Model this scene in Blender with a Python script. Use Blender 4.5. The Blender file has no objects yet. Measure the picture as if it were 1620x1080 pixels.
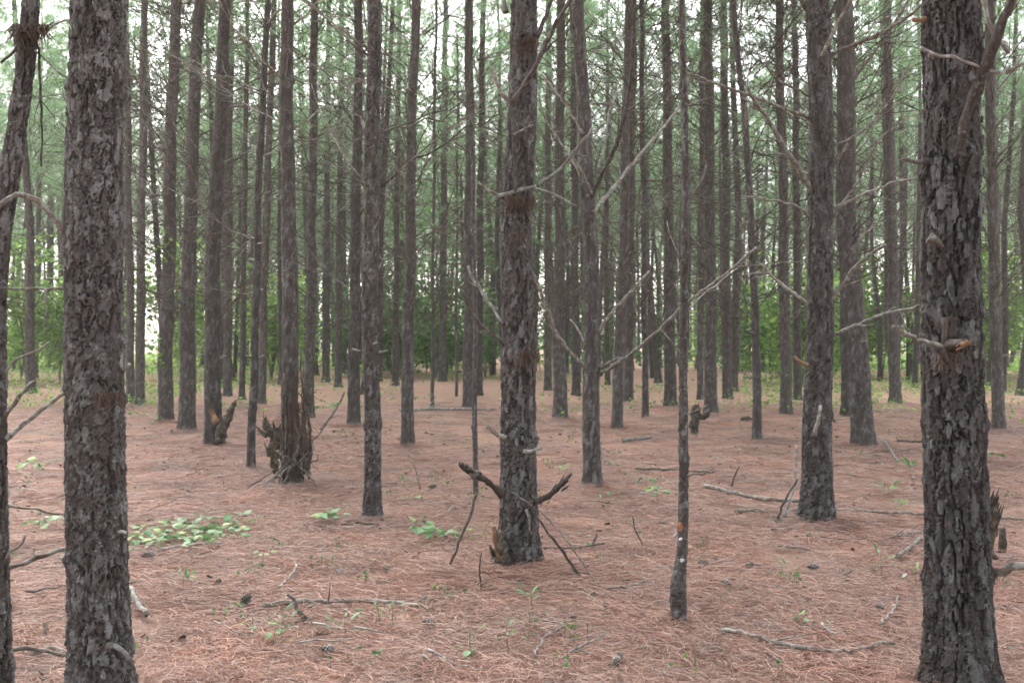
import bpy, math, random
import numpy as np
from mathutils import Vector, Matrix, Euler

# ------------------------------------------------------------------ scene, camera, light
S = bpy.context.scene
COL = S.collection
random.seed(7)
RNG = np.random.default_rng(7)
PI = math.pi
F = 1575.0          # focal length in photo pixels (35 mm lens, photo 1620 px wide)
CAMZ = 1.5

cam = bpy.data.cameras.new('camera')
cam.lens = 35.0; cam.sensor_width = 36.0; cam.sensor_fit = 'HORIZONTAL'
cam.clip_start = 0.05; cam.clip_end = 2000
cam.dof.use_dof = True; cam.dof.focus_distance = 5.6; cam.dof.aperture_fstop = 4.5
camo = bpy.data.objects.new('camera', cam)
camo.location = (0, 0, CAMZ); camo.rotation_euler = (PI/2, 0, 0)
COL.objects.link(camo); S.camera = camo

SUN_EL, SUN_AZ = math.radians(48), math.radians(-18)
W = bpy.data.worlds.new('World'); S.world = W; W.use_nodes = True
wn = W.node_tree
for n in list(wn.nodes): wn.nodes.remove(n)
wo = wn.nodes.new('ShaderNodeOutputWorld'); bg = wn.nodes.new('ShaderNodeBackground')
sky = wn.nodes.new('ShaderNodeTexSky'); sky.sky_type = 'NISHITA'; sky.sun_disc = False
sky.sun_elevation = SUN_EL; sky.sun_rotation = SUN_AZ
sky.air_density = 1.2; sky.dust_density = 4.0; sky.ozone_density = 1.0
hs = wn.nodes.new('ShaderNodeHueSaturation'); hs.inputs['Saturation'].default_value = 0.30
wn.links.new(sky.outputs[0], hs.inputs['Color']); wn.links.new(hs.outputs[0], bg.inputs['Color'])
bg.inputs['Strength'].default_value = 0.15
wn.links.new(bg.outputs[0], wo.inputs['Surface'])

sl = bpy.data.lights.new('sun', 'SUN'); sl.energy = 1.5; sl.angle = math.radians(40); sl.color = (1.0, 0.96, 0.9)
so = bpy.data.objects.new('sun', sl); COL.objects.link(so)
_d = Vector((math.sin(SUN_AZ)*math.cos(SUN_EL), math.cos(SUN_AZ)*math.cos(SUN_EL), math.sin(SUN_EL)))
so.rotation_euler = _d.to_track_quat('Z', 'Y').to_euler(); so.location = (0, 0, 40)

S.view_settings.view_transform = 'Standard'; S.view_settings.look = 'None'
S.view_settings.gamma = 1.0; S.view_settings.use_curve_mapping = False
S.view_settings.exposure = 2.3
S.render.engine = 'CYCLES'
cy = S.cycles
cy.use_denoising = True
try: cy.denoiser = 'OPENIMAGEDENOISE'
except Exception: pass
cy.max_bounces = 8; cy.diffuse_bounces = 5; cy.glossy_bounces = 1; cy.transmission_bounces = 5
cy.volume_bounces = 1; cy.transparent_max_bounces = 4
cy.sample_clamp_indirect = 4.0
cy.use_adaptive_sampling = True; cy.adaptive_threshold = 0.02

# ------------------------------------------------------------------ helpers
def link(o): COL.objects.link(o); return o

def tag(o, label=None, cat=None, group=None, kind=None):
    if label: o['label'] = label
    if cat: o['category'] = cat
    if group: o['group'] = group
    if kind: o['kind'] = kind
    return o

def thing(name, label, cat, loc=(0, 0, 0), rot=(0, 0, 0), group=None):
    o = bpy.data.objects.new(name, None); o.empty_display_size = 0.2
    o.location = loc; o.rotation_euler = rot
    link(o); return tag(o, label, cat, group)

def mesh_np(name, V, quads=None, tris=None, mats=(), smooth=True, midx=None, attrs=None):
    me = bpy.data.meshes.new(name)
    V = np.asarray(V, np.float32).reshape(-1, 3)
    me.vertices.add(len(V)); me.vertices.foreach_set('co', V.ravel())
    loops = []; starts = []; n = 0
    if quads is not None and len(quads):
        q = np.asarray(quads, np.int32).reshape(-1, 4)
        loops.append(q.ravel()); starts.append(np.arange(len(q), dtype=np.int32)*4); n = len(q)*4
    if tris is not None and len(tris):
        t = np.asarray(tris, np.int32).reshape(-1, 3)
        loops.append(t.ravel()); starts.append(n + np.arange(len(t), dtype=np.int32)*3)
    L = np.concatenate(loops); ST = np.concatenate(starts)
    me.loops.add(len(L)); me.loops.foreach_set('vertex_index', L)
    me.polygons.add(len(ST)); me.polygons.foreach_set('loop_start', ST)
    for m in mats: me.materials.append(m)
    if midx is not None: me.polygons.foreach_set('material_index', np.asarray(midx, np.int32))
    me.update(calc_edges=True)
    me.polygons.foreach_set('use_smooth', np.full(len(ST), bool(smooth)))
    if attrs:
        for k, a in attrs.items():
            at = me.attributes.new(k, 'FLOAT', 'POINT'); at.data.foreach_set('value', np.asarray(a, np.float32).ravel())
    me.validate()
    return me

def obj(name, me, parent=None, loc=(0, 0, 0), rot=(0, 0, 0), scale=(1, 1, 1)):
    o = bpy.data.objects.new(name, me); o.location = loc; o.rotation_euler = rot; o.scale = scale
    link(o)
    if parent is not None: o.parent = parent
    return o

class MB:
    """collects tubes and small faces for ONE mesh"""
    def __init__(s): s.V = []; s.Q = []; s.T = []; s.n = 0; s.mq = []; s.mt = []
    def add(s, V, Q=(), T=(), mi=0):
        V = np.asarray(V, float).reshape(-1, 3)
        s.V.append(V)
        if len(Q): s.Q.append(np.asarray(Q, int).reshape(-1, 4) + s.n); s.mq += [mi]*len(s.Q[-1])
        if len(T): s.T.append(np.asarray(T, int).reshape(-1, 3) + s.n); s.mt += [mi]*len(s.T[-1])
        s.n += len(V)
    def tube(s, P, R, sides=5, mi=0, jag=0.0, cap=True, rng=RNG):
        P = np.asarray(P, float); R = np.asarray(R, float)*np.ones(len(P)); n = len(P)
        T = np.gradient(P, axis=0); T /= (np.linalg.norm(T, axis=1, keepdims=True) + 1e-9)
        up = np.array([0, 0, 1.0]) if abs(T[0, 2]) < 0.9 else np.array([1.0, 0, 0])
        V = []
        u = np.cross(T[0], up); u /= np.linalg.norm(u)
        for i in range(n):
            u = u - T[i]*np.dot(u, T[i]); u /= (np.linalg.norm(u) + 1e-9)
            w = np.cross(T[i], u)
            a = np.arange(sides)*2*PI/sides
            rr = R[i]*(1 + jag*rng.uniform(-1, 1, sides))
            V.append(P[i] + (np.cos(a)*rr)[:, None]*u + (np.sin(a)*rr)[:, None]*w)
        V = np.concatenate(V)
        i = np.arange(n-1)[:, None]*sides; j = np.arange(sides)[None, :]; k = (j+1) % sides
        Q = np.stack([i+j, i+k, i+sides+k, i+sides+j], -1).reshape(-1, 4)
        Tt = []
        if cap:
            V = np.vstack([V, P[0], P[-1]]); c0 = n*sides; c1 = c0+1
            for j in range(sides):
                Tt.append([c0, (j+1) % sides, j]); Tt.append([c1, (n-1)*sides+j, (n-1)*sides+(j+1) % sides])
        s.add(V, Q, Tt, mi)
    def mesh(s, name, mats, smooth=True):
        V = np.concatenate(s.V)
        Q = np.concatenate(s.Q) if s.Q else None; T = np.concatenate(s.T) if s.T else None
        return mesh_np(name, V, Q, T, mats if isinstance(mats, (list, tuple)) else [mats], smooth, s.mq + s.mt)

def P3(px, py, D): return np.array([(px-810)/F*D, D, CAMZ + (540-py)/F*D])
def gdist(py): return CAMZ*F/(py-540.0)

def resample(P, step, rng=None, jit=0.0):
    P = np.asarray(P, float)
    d = np.r_[0, np.cumsum(np.linalg.norm(np.diff(P, axis=0), axis=1))]
    n = max(3, int(d[-1]/step)+1)
    t = np.linspace(0, d[-1], n)
    Q = np.stack([np.interp(t, d, P[:, k]) for k in range(P.shape[1])], 1)
    for _ in range(2):
        Q[1:-1] = 0.25*Q[:-2] + 0.5*Q[1:-1] + 0.25*Q[2:]
    if rng is not None and jit > 0:
        j = rng.normal(0, jit, (n, 3)); j[0] = 0
        Q[:, :3] += j
    return Q

# --- noise ---------------------------------------------------------
_TAB = np.random.default_rng(99).random(1 << 16)
def hsh(i, j, s):
    h = (i.astype(np.int64)*374761393 + j.astype(np.int64)*668265263 + s*974711) & 0x7fffffff
    h = ((h ^ (h >> 13))*1274126177) & 0x7fffffff
    return _TAB[(h ^ (h >> 16)) & 0xffff]
def vnoise(x, y, s=0, px=None):
    xi = np.floor(x).astype(int); yi = np.floor(y).astype(int); fx = x-xi; fy = y-yi
    fx = fx*fx*(3-2*fx); fy = fy*fy*(3-2*fy)
    w = (lambda a: a % px) if px else (lambda a: a)
    a = hsh(w(xi), yi, s); b = hsh(w(xi+1), yi, s); c = hsh(w(xi), yi+1, s); d = hsh(w(xi+1), yi+1, s)
    return (a*(1-fx)+b*fx)*(1-fy) + (c*(1-fx)+d*fx)*fy
def fbm(x, y, s=0, o=4, px=None):
    v = 0; a = 0.5; t = 0
    for k in range(o):
        v = v + a*vnoise(x, y, s+k*17, px); t += a; a *= 0.5; x = x*2; y = y*2
        if px: px = px*2
    return v/t

def gz(x, y):
    """height of the forest floor"""
    x = np.asarray(x, float); y = np.asarray(y, float)
    return (0.05*(fbm(x*0.45+31, y*0.45+57, 3, 3)-0.5) + 0.035*(fbm(x*2.2+11, y*2.2+17, 5, 3)-0.5) + 0.03*(fbm(x*7+5, y*7+3, 9, 2)-0.5))
def gzf(x, y): return float(gz(np.array([x]), np.array([y]))[0])
def G(px, py, lift=0.0):
    """point of the forest floor seen at a photo pixel"""
    D = gdist(py); x = (px-810)/F*D
    return np.array([x, D, gzf(x, D)+lift])

# --- materials ------------------------------------------------------
class NT:
    def __init__(s, name):
        s.m = bpy.data.materials.new(name); s.m.use_nodes = True; s.t = s.m.node_tree
        s.b = s.t.nodes['Principled BSDF']; s.out = s.t.nodes['Material Output']
        s.b.inputs['Roughness'].default_value = 0.85; s.b.inputs['Specular IOR Level'].default_value = 0.25
    def n(s, typ, **kw):
        x = s.t.nodes.new(typ)
        for k, v in kw.items():
            if k in x.inputs: x.inputs[k].default_value = v
            else: setattr(x, k, v)
        return x
    def l(s, a, b): s.t.links.new(a, b)
    def noise(s, vec, scale, detail=4, rough=0.55):
        x = s.n('ShaderNodeTexNoise'); x.inputs['Scale'].default_value = scale; x.inputs['Detail'].default_value = detail
        x.inputs['Roughness'].default_value = rough
        if vec is not None: s.l(vec, x.inputs['Vector'])
        return x.outputs['Fac']
    def ramp(s, fac, stops):
        r = s.n('ShaderNodeValToRGB'); e = r.color_ramp.elements
        while len(e) < len(stops): e.new(0.5)
        for i, (p, c) in enumerate(stops):
            e[i].position = p; e[i].color = (c, c, c, 1) if isinstance(c, (int, float)) else (*c, 1)
        s.l(fac, r.inputs['Fac']); return r.outputs['Color']
    def mix(s, fac, a, b, blend='MIX'):
        x = s.n('ShaderNodeMix', data_type='RGBA', blend_type=blend)
        for v, i in ((fac, 0), (a, 6), (b, 7)):
            if isinstance(v, (int, float)): x.inputs[i].default_value = v
            elif isinstance(v, tuple): x.inputs[i].default_value = (*v, 1)
            else: s.l(v, x.inputs[i])
        return x.outputs[2]
    def math(s, op, a, b=None):
        x = s.n('ShaderNodeMath', operation=op)
        for v, i in ((a, 0), (b, 1)):
            if v is None: continue
            if isinstance(v, (int, float)): x.inputs[i].default_value = v
            else: s.l(v, x.inputs[i])
        return x.outputs[0]
    def mapped(s, scale, out='Object'):
        tc = s.n('ShaderNodeTexCoord'); mp = s.n('ShaderNodeMapping'); mp.inputs['Scale'].default_value = scale
        s.l(tc.outputs[out], mp.inputs['Vector']); return mp.outputs[0]
    def bump(s, h, strength, dist):
        b = s.n('ShaderNodeBump'); b.inputs['Strength'].default_value = strength; b.inputs['Distance'].default_value = dist
        s.l(h, b.inputs['Height']); s.l(b.outputs[0], s.b.inputs['Normal'])

def make_bark(name, red=0.0, far=False, lichen=0.5):
    k = NT(name)
    v = k.mapped((1, 1, 0.3)); vo = k.mapped((1, 1, 1))
    rnd = k.n('ShaderNodeObjectInfo').outputs['Random']; oc = k.n('ShaderNodeObjectInfo').outputs['Color']
    n1 = k.noise(v, 26, 8, 0.65)
    c = k.ramp(n1, [(0.34, (0.036, 0.029, 0.026)), (0.5, (0.082, 0.069, 0.062)), (0.68, (0.165, 0.15, 0.145))])
    if not far:
        at = k.n('ShaderNodeAttribute', attribute_name='tone')
        c2 = k.ramp(at.outputs['Fac'], [(0.0, (0.06, 0.038, 0.03)), (0.35, (0.075, 0.062, 0.055)), (0.58, (0.12, 0.108, 0.102)), (0.85, (0.29, 0.28, 0.275))])
        c = k.mix(0.62, c, c2)
    # upper stem: thinner, redder bark
    sep = k.n('ShaderNodeSeparateXYZ'); k.l(vo, sep.inputs[0])
    mr = k.n('ShaderNodeMapRange'); mr.inputs[1].default_value = 2.0; mr.inputs[2].default_value = 8.0
    mr.inputs[3].default_value = 0.05 + red; mr.inputs[4].default_value = 0.5
    mr.inputs[1].default_value = 1.0
    k.l(sep.outputs[2], mr.inputs[0])
    c = k.mix(mr.outputs[0], c, k.mix(n1, (0.07, 0.052, 0.045), (0.165, 0.13, 0.116)))
    # crusts of pale lichen
    l1 = k.noise(vo, 7, 3); l2 = k.noise(vo, 48, 4, 0.7)
    lf = k.math('MULTIPLY', k.ramp(l1, [(0.45, 0.0), (0.68, 1.0)]), k.ramp(l2, [(0.54, 0.0), (0.62, 1.0)]))
    lf = k.math('MULTIPLY', lf, lichen)
    c = k.mix(lf, c, (0.34, 0.37, 0.37))
    hv = k.n('ShaderNodeHueSaturation'); k.l(c, hv.inputs['Color'])
    if far: k.l(k.math('ADD', k.math('MULTIPLY', rnd, 0.5), 0.62), hv.inputs['Value'])
    else:
        sp = k.n('ShaderNodeSeparateColor'); k.l(oc, sp.inputs[0]); k.l(sp.outputs[0], hv.inputs['Value'])
    k.l(hv.outputs[0], k.b.inputs['Base Color'])
    k.b.inputs['Roughness'].default_value = 0.8
    if far:
        vr = k.n('ShaderNodeTexVoronoi', feature='DISTANCE_TO_EDGE'); vr.inputs['Scale'].default_value = 26
        k.l(k.mapped((1, 1, 0.45)), vr.inputs['Vector'])
        h = k.math('ADD', k.ramp(vr.outputs['Distance'], [(0.0, 0.0), (0.18, 1.0)]), k.math('MULTIPLY', n1, 0.6))
        k.bump(h, 1.0, 0.02)
    else:
        f = k.noise(v, 110, 5, 0.75)
        vr = k.n('ShaderNodeTexVoronoi', feature='DISTANCE_TO_EDGE'); vr.inputs['Scale'].default_value = 62
        mpv = k.mapped((1, 1, 0.6)); dn = k.n('ShaderNodeTexNoise'); dn.inputs['Scale'].default_value = 30; k.l(mpv, dn.inputs['Vector'])
        k.l(k.mix(0.06, mpv, dn.outputs['Color'], 'ADD'), vr.inputs['Vector'])
        ck = k.ramp(vr.outputs['Distance'], [(0.0, 0.0), (0.09, 1.0)])
        k.bump(k.math('ADD', k.math('ADD', f, k.math('MULTIPLY', n1, 1.2)), k.math('MULTIPLY', ck, 0.45)), 1.0, 0.009)
    return k.m
M_BARK = make_bark('bark_plated', 0.0, False, 0.7)
M_BARKF = make_bark('bark_of_far_pines', 0.10, True, 0.45)

def make_wood(name, stops, lich=0.0, scale=30, bump=0.004):
    k = NT(name); v = k.mapped((1, 1, 1)); n = k.noise(v, scale, 6, 0.65)
    c = k.ramp(n, stops)
    if lich:
        lf = k.ramp(k.noise(v, 22, 4, 0.7), [(0.48, 0.0), (0.58, lich)])
        c = k.mix(lf, c, (0.42, 0.45, 0.42))
    rnd = k.n('ShaderNodeObjectInfo').outputs['Random']
    hv = k.n('ShaderNodeHueSaturation'); k.l(c, hv.inputs['Color'])
    k.l(k.math('ADD', k.math('MULTIPLY', rnd, 0.5), 0.75), hv.inputs['Value'])
    k.l(hv.outputs[0], k.b.inputs['Base Color']); k.bump(k.noise(v, scale*4, 4), 0.7, bump)
    return k.m
M_DEAD = make_wood('dead_branch_wood', [(0.3, (0.075, 0.055, 0.045)), (0.7, (0.19, 0.155, 0.13))], 0.35)
M_PALE = make_wood('weathered_pale_wood', [(0.3, (0.10, 0.083, 0.072)), (0.7, (0.24, 0.215, 0.195))], 0.45)
M_DARKB = make_wood('dark_branch_bark', [(0.3, (0.034, 0.025, 0.021)), (0.7, (0.10, 0.076, 0.063))], 0.12)
M_ROT = make_wood('rotten_stump_wood', [(0.25, (0.028, 0.022, 0.017)), (0.55, (0.07, 0.05, 0.035)), (0.8, (0.15, 0.11, 0.075))], 0.15, 18, 0.01)
M_SPLIT = make_wood('fresh_split_wood', [(0.3, (0.12, 0.06, 0.032)), (0.7, (0.27, 0.16, 0.095))], 0.0, 40)

def make_leaf(name, stops, trans=0.35, island=True, patchy=False):
    k = NT(name)
    if island: r = k.n('ShaderNodeNewGeometry').outputs['Random Per Island']
    else: r = k.n('ShaderNodeObjectInfo').outputs['Random']
    c = k.ramp(r, stops)
    if patchy:
        oi = k.n('ShaderNodeObjectInfo'); pn = k.noise(oi.outputs['Location'], 1.4, 4); hv = k.n('ShaderNodeHueSaturation'); k.l(c, hv.inputs['Color'])
        k.l(k.math('ADD', k.math('MULTIPLY', pn, 1.5), k.math('ADD', k.math('MULTIPLY', oi.outputs['Random'], 0.4), 0.14)), hv.inputs['Value']); k.l(k.math('ADD', k.math('MULTIPLY', oi.outputs['Random'], 0.35), 0.78), hv.inputs['Saturation']); c = hv.outputs[0]
    k.l(c, k.b.inputs['Base Color']); k.b.inputs['Roughness'].default_value = 0.5
    tr = k.n('ShaderNodeBsdfTranslucent'); k.l(c, tr.inputs['Color'])
    ms = k.n('ShaderNodeMixShader'); ms.inputs[0].default_value = trans
    k.l(k.b.outputs[0], ms.inputs[1]); k.l(tr.outputs[0], ms.inputs[2]); k.l(ms.outputs[0], k.out.inputs['Surface'])
    return k.m
M_NEEDLE = make_leaf('live_pine_needles', [(0.0, (0.11, 0.20, 0.115)), (0.6, (0.19, 0.305, 0.165)), (1.0, (0.28, 0.38, 0.19))], 0.64)
M_DNEEDLE = make_leaf('dead_hanging_needles', [(0.0, (0.07, 0.042, 0.03)), (1.0, (0.17, 0.105, 0.075))], 0.2)
M_LEAF = make_leaf('broad_green_leaves', [(0.0, (0.08, 0.17, 0.045)), (0.6, (0.19, 0.34, 0.075)), (1.0, (0.34, 0.48, 0.14))], 0.55)
M_LEAFD = make_leaf('dull_green_leaves', [(0.0, (0.04, 0.10, 0.035)), (1.0, (0.13, 0.25, 0.075))], 0.45)
M_SEED = make_leaf('seedling_leaves', [(0.0, (0.09, 0.19, 0.075)), (0.7, (0.17, 0.30, 0.14)), (1.0, (0.28, 0.36, 0.12))], 0.3, False)
M_STRAW = make_leaf('fallen_pine_straw', [(0.0, (0.09, 0.045, 0.033)), (0.3, (0.225, 0.110, 0.080)), (0.7, (0.35, 0.193, 0.145)), (0.93, (0.42, 0.295, 0.235)), (1.0, (0.30, 0.27, 0.245))], 0.1, True, True)
M_CONE = make_wood('cone_scales', [(0.3, (0.07, 0.055, 0.047)), (0.65, (0.36, 0.34, 0.32))], 0.0, 60)

def make_ground():
    k = NT('pine_straw_floor'); v = k.mapped((1, 1, 1))
    big = k.noise(v, 0.35, 4); mid = k.noise(v, 2.3, 6, 0.6); fine = k.noise(v, 38, 6, 0.75)
    st = k.n('ShaderNodeTexNoise'); st.inputs['Scale'].default_value = 24; st.inputs['Detail'].default_value = 6
    st.inputs['Distortion'].default_value = 2.5; k.l(v, st.inputs['Vector'])
    c = k.ramp(fine, [(0.3, (0.07, 0.039, 0.03)), (0.45, (0.23, 0.128, 0.098)), (0.6, (0.35, 0.215, 0.17)), (0.78, (0.48, 0.36, 0.295))])
    c2 = k.ramp(st.outputs['Fac'], [(0.3, (0.17, 0.092, 0.065)), (0.7, (0.41, 0.275, 0.21))])
    c = k.mix(0.5, c, c2)
    c = k.mix(k.ramp(mid, [(0.35, 0.0), (0.7, 0.55)]), c, (0.43, 0.295, 0.225))
    c = k.mix(k.ramp(big, [(0.56, 0.0), (0.74, 0.3)]), c, (0.20, 0.22, 0.09))
    k.l(c, k.b.inputs['Base Color']); k.b.inputs['Roughness'].default_value = 0.95
    k.b.inputs['Specular IOR Level'].default_value = 0.1
    k.bump(k.math('ADD', fine, k.math('MULTIPLY', mid, 1.5)), 1.0, 0.05)
    return k.m
M_GROUND = make_ground()

# ------------------------------------------------------------------ forest floor
def axis(a, b, fine_a, fine_b, fs, grow=1.12):
    mid = list(np.arange(fine_a, fine_b, fs)); lo = []; hi = []
    s = fs; x = fine_a
    while x > a: s *= grow; x -= s; lo.append(x)
    s = fs; x = fine_b
    while x < b: hi.append(x); s *= grow; x += s
    hi.append(b)
    return np.array(lo[::-1] + mid + hi)
gx = axis(-190, 190, -6, 6, 0.06); gy = axis(-60, 200, 1.5, 13, 0.06)
GX, GY = np.meshgrid(gx, gy)
GZ = gz(GX, GY)
nx, ny = len(gx), len(gy)
ii = np.arange(ny-1)[:, None]*nx; jj = np.arange(nx-1)[None, :]
gq = np.stack([ii+jj, ii+jj+1, ii+nx+jj+1, ii+nx+jj], -1).reshape(-1, 4)
tag(obj('ground', mesh_np('ground', np.stack([GX, GY, GZ], -1), gq, None, [M_GROUND])), 'forest floor covered in reddish brown pine straw', None, None, 'structure')

# ------------------------------------------------------------------ trunks
def bark_disp(theta, h, R, seed, a=0.034, b=0.085, depth=0.011, rough=1.0, furrow=1.0):
    """plates, fissures and flakes of pine bark; returns displacement (m) and plate tone"""
    per = 2*PI*R
    Nu = max(5, int(round(per/a)))
    u = theta/(2*PI)*Nu
    v = h/b
    pw = Nu
    u1 = u + 0.9*(fbm(u*1.0, v*0.9, seed+1, 3, pw)-0.5) + 0.35*(fbm(u*4, v*5, seed+2, 2, pw*4)-0.5)
    v1 = v + 1.1*(fbm(u*1.0, v*0.8, seed+3, 3, pw)-0.5) + 0.7*(fbm(u*3, v*6, seed+4, 3, pw*3)-0.5)
    u1 = u1 + 0.3*(fbm(u*8, v*14, seed+31, 2, pw*8)-0.5)
    ui = np.floor(u1).astype(int); vi = np.floor(v1).astype(int)
    F1 = np.full(u.shape, 9.0); F2 = np.full(u.shape, 9.0); rid = np.zeros(u.shape); dv = np.zeros(u.shape); du_ = np.zeros(u.shape)
    for di in (-1, 0, 1):
        for dj in (-1, 0, 1):
            ci = ui+di; cj = vi+dj; cw = ci % Nu
            cx = ci + 0.1 + 0.8*hsh(cw, cj, seed+11); cyy = cj + 0.05 + 0.9*hsh(cw, cj, seed+12)
            d = np.sqrt((u1-cx)**2 + (v1-cyy)**2)
            r = hsh(cw, cj, seed+13)
            better = d < F1
            F2 = np.where(better, F1, np.minimum(F2, d))
            rid = np.where(better, r, rid); dv = np.where(better, v1-cyy, dv); du_ = np.where(better, u1-cx, du_)
            F1 = np.where(better, d, F1)
    e = F2-F1
    s = np.clip((e-0.01)/0.09, 0, 1); s = s*s*(3-2*s)
    deepness = 0.35 + 0.9*vnoise(u*0.5, v*0.35, seed+5, None)
    disp = -depth*0.8*(1-s)*deepness
    disp += depth*0.42*(rid-0.5)
    disp += -dv*depth*0.18 + du_*(rid-0.5)*depth*0.3          # plates tilt, lower lip stands off
    ku = max(4, int(round(per/0.042)))
    uk = theta/(2*PI)*ku
    uk = uk + 0.5*(fbm(uk*1.0, h*14, seed+20, 3, ku)-0.5)
    n = fbm(uk*1.0, h*4.2, seed+21, 3, ku)
    w = 0.022+0.04*vnoise(uk*1.0, h*5, seed+22, ku)
    s2 = np.clip(np.abs(n-0.5)/w, 0, 1); s2 = s2*s2*(3-2*s2)
    disp -= depth*1.6*furrow*(1-s2)                                  # long wandering furrows
    t = fbm(u*1.6, v*2.8, seed+6, 4, None)*8
    tf = np.floor(t); fr = t-tf; st = tf + np.clip((fr-0.9)/0.1, 0, 1)
    disp += (st/8-0.5)*depth*1.0*rough                        # layered flakes
    disp += (fbm(u*7, v*12, seed+8, 3, None)-0.5)*0.0045*rough
    st = st*7/8; s = s*(0.3+0.7*s2)
    tone = np.clip(0.6*rid + 0.4*(st/7), 0, 1)*(0.35+0.65*s)
    return disp, tone

def smooth_interp(z, zs, vs):
    y = np.interp(z, zs, vs)
    k = max(3, int(0.2/max(1e-3, z[1]-z[0])))|1
    yp = np.pad(y, k//2, mode='reflect', reflect_type='odd')
    return np.convolve(yp, np.ones(k)/k, 'valid')

def trunk_mesh(name, zs, xs, ys, rs, D, zvis, seed, H, bumps=(), depth=0.011, mat=None, flare=0.22, a=0.034, b=0.085, furrow=1.0):
    """zs..rs: centre line samples in tree space (base at the origin), D: camera distance, zvis: (lo, hi) heights in view"""
    du = max(0.0045, D*0.0013); dvv = max(0.006, D*(0.0016 if D < 10 else 0.0026))
    r0 = float(np.interp(1.2, zs, rs))
    per = 2*PI*r0
    nf = max(10, int(per*0.55/du)); nb = max(6, nf//2)
    th = np.concatenate([np.linspace(-PI/2-0.58*PI, -PI/2+0.58*PI, nf, endpoint=False), np.linspace(-PI/2+0.58*PI, -PI/2+1.42*PI, nb, endpoint=False)])
    th = th % (2*PI)
    lo, hi = zvis
    z = np.concatenate([np.linspace(-0.10, lo, max(2, int((lo+0.1)/0.04)), endpoint=False) if lo > -0.05 else np.array([-0.1]),
                        np.arange(max(lo, -0.06), hi, dvv), np.linspace(hi, H, max(3, int((H-hi)/0.25)))])
    z = np.unique(z)
    zc = np.linspace(zs[0], H, 400)
    X = np.interp(z, zc, smooth_interp(zc, zs, xs)); Y = np.interp(z, zc, smooth_interp(zc, zs, ys)); R = np.interp(z, zc, smooth_interp(zc, zs, rs))
    R = R*(1+flare*np.exp(-np.maximum(z, 0)/0.13))
    TH, ZZ = np.meshgrid(th, z)
    disp, tone = bark_disp(TH, ZZ, r0, seed, a, b, depth, 1.0, furrow)
    lobes = 1 + 0.035*np.sin(TH*3+seed)*1 + 0.03*np.sin(TH*5+seed*2)*np.exp(-np.maximum(ZZ, 0)/0.3)*2 + 0.02*(fbm(TH*1.3, ZZ*1.5, seed+40, 2)-0.5)
    RR = R[:, None]*lobes
    wb = min(1, D/12); X = X + wb*(0.012*np.sin(z*1.7+seed)*np.clip(z, 0, 1)+0.006*np.sin(z*4.1+seed*3)*np.clip(z, 0, 1)); Y = Y + 0.02*np.sin(z*1.3+seed*2)*np.clip(z, 0, 1)
    taper = np.clip(R/r0, 0.15, 1.25)[:, None]
    RR = RR + disp*taper
    for (bt, bz, amp, st, sz) in bumps:
        dt = (TH-bt+PI) % (2*PI) - PI
        RR += amp*np.exp(-((dt/st)**2) - ((ZZ-bz)/sz)**2)*(0.6+0.8*fbm(TH*6, ZZ*25, seed+60, 3))
    V = np.stack([X[:, None]+RR*np.cos(TH), Y[:, None]+RR*np.sin(TH), ZZ], -1)
    n = len(th); m = len(z)
    i = np.arange(m-1)[:, None]*n; j = np.arange(n)[None, :]; kk = (j+1) % n
    Q = np.stack([i+j, i+kk, i+n+kk, i+n+j], -1).reshape(-1, 4)
    Vt = np.vstack([V.reshape(-1, 3), [[X[-1], Y[-1], H+0.02]]]); tc = len(Vt)-1
    T = [[(m-1)*n+q, (m-1)*n+(q+1) % n, tc] for q in range(n)]
    tn = np.r_[tone.ravel(), 0.5]
    return mesh_np(name, Vt, Q, T, [mat or M_BARK], D > 9, None, {'tone': tn})

# ------------------------------------------------------------------ shared branch and crown meshes
def branch_mesh(name, seed, L=1.0, r=0.010, asc=0.7, twigs=3, sides=5, curve=0.25):
    """a dead branch that leaves the origin towards +X and climbs"""
    rg = np.random.default_rng(seed)
    n = 9; t = np.linspace(0, 1, n)
    bend = rg.uniform(-curve, curve); side = rg.uniform(-0.25, 0.25)
    a = asc + bend*(t-0.3)
    dx = np.cos(a); dz = np.sin(a)
    P = np.stack([np.cumsum(dx)/n, np.cumsum(np.full(n, side)*t)/n, np.cumsum(dz)/n], 1)*L
    P -= P[0]; P += rg.normal(0, 0.012*L, P.shape)*np.minimum(1, t*4)[:, None]
    P[0] = (-0.03, 0, -0.02)
    mb = MB(); R = r*(1-0.75*t)
    mb.tube(P, R, sides, rng=rg)
    for q in range(twigs):
        s = rg.uniform(0.3, 0.9); i = min(n-2, int(s*(n-1)))
        d = P[i+1]-P[i]; d /= np.linalg.norm(d)
        d = d + rg.normal(0, 0.55, 3); d /= np.linalg.norm(d)
        l = L*rg.uniform(0.2, 0.6)
        tt = np.linspace(0, 1, 4)[:, None]
        PP = P[i] + d*l*tt + rg.normal(0, 0.015*L, (4, 3))*tt
        mb.tube(PP, R[i]*0.65*(1-0.6*tt[:, 0]), 3, rng=rg, cap=False)
    return mb.mesh(name, M_DARKB if seed % 3 == 0 else (M_PALE if seed % 7 == 0 else M_DEAD))
BR = [branch_mesh('dead_branch', 100+i, 1.0, 0.0062, 0.30+0.075*(i % 8), 6+i % 4) for i in range(20)]

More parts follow.
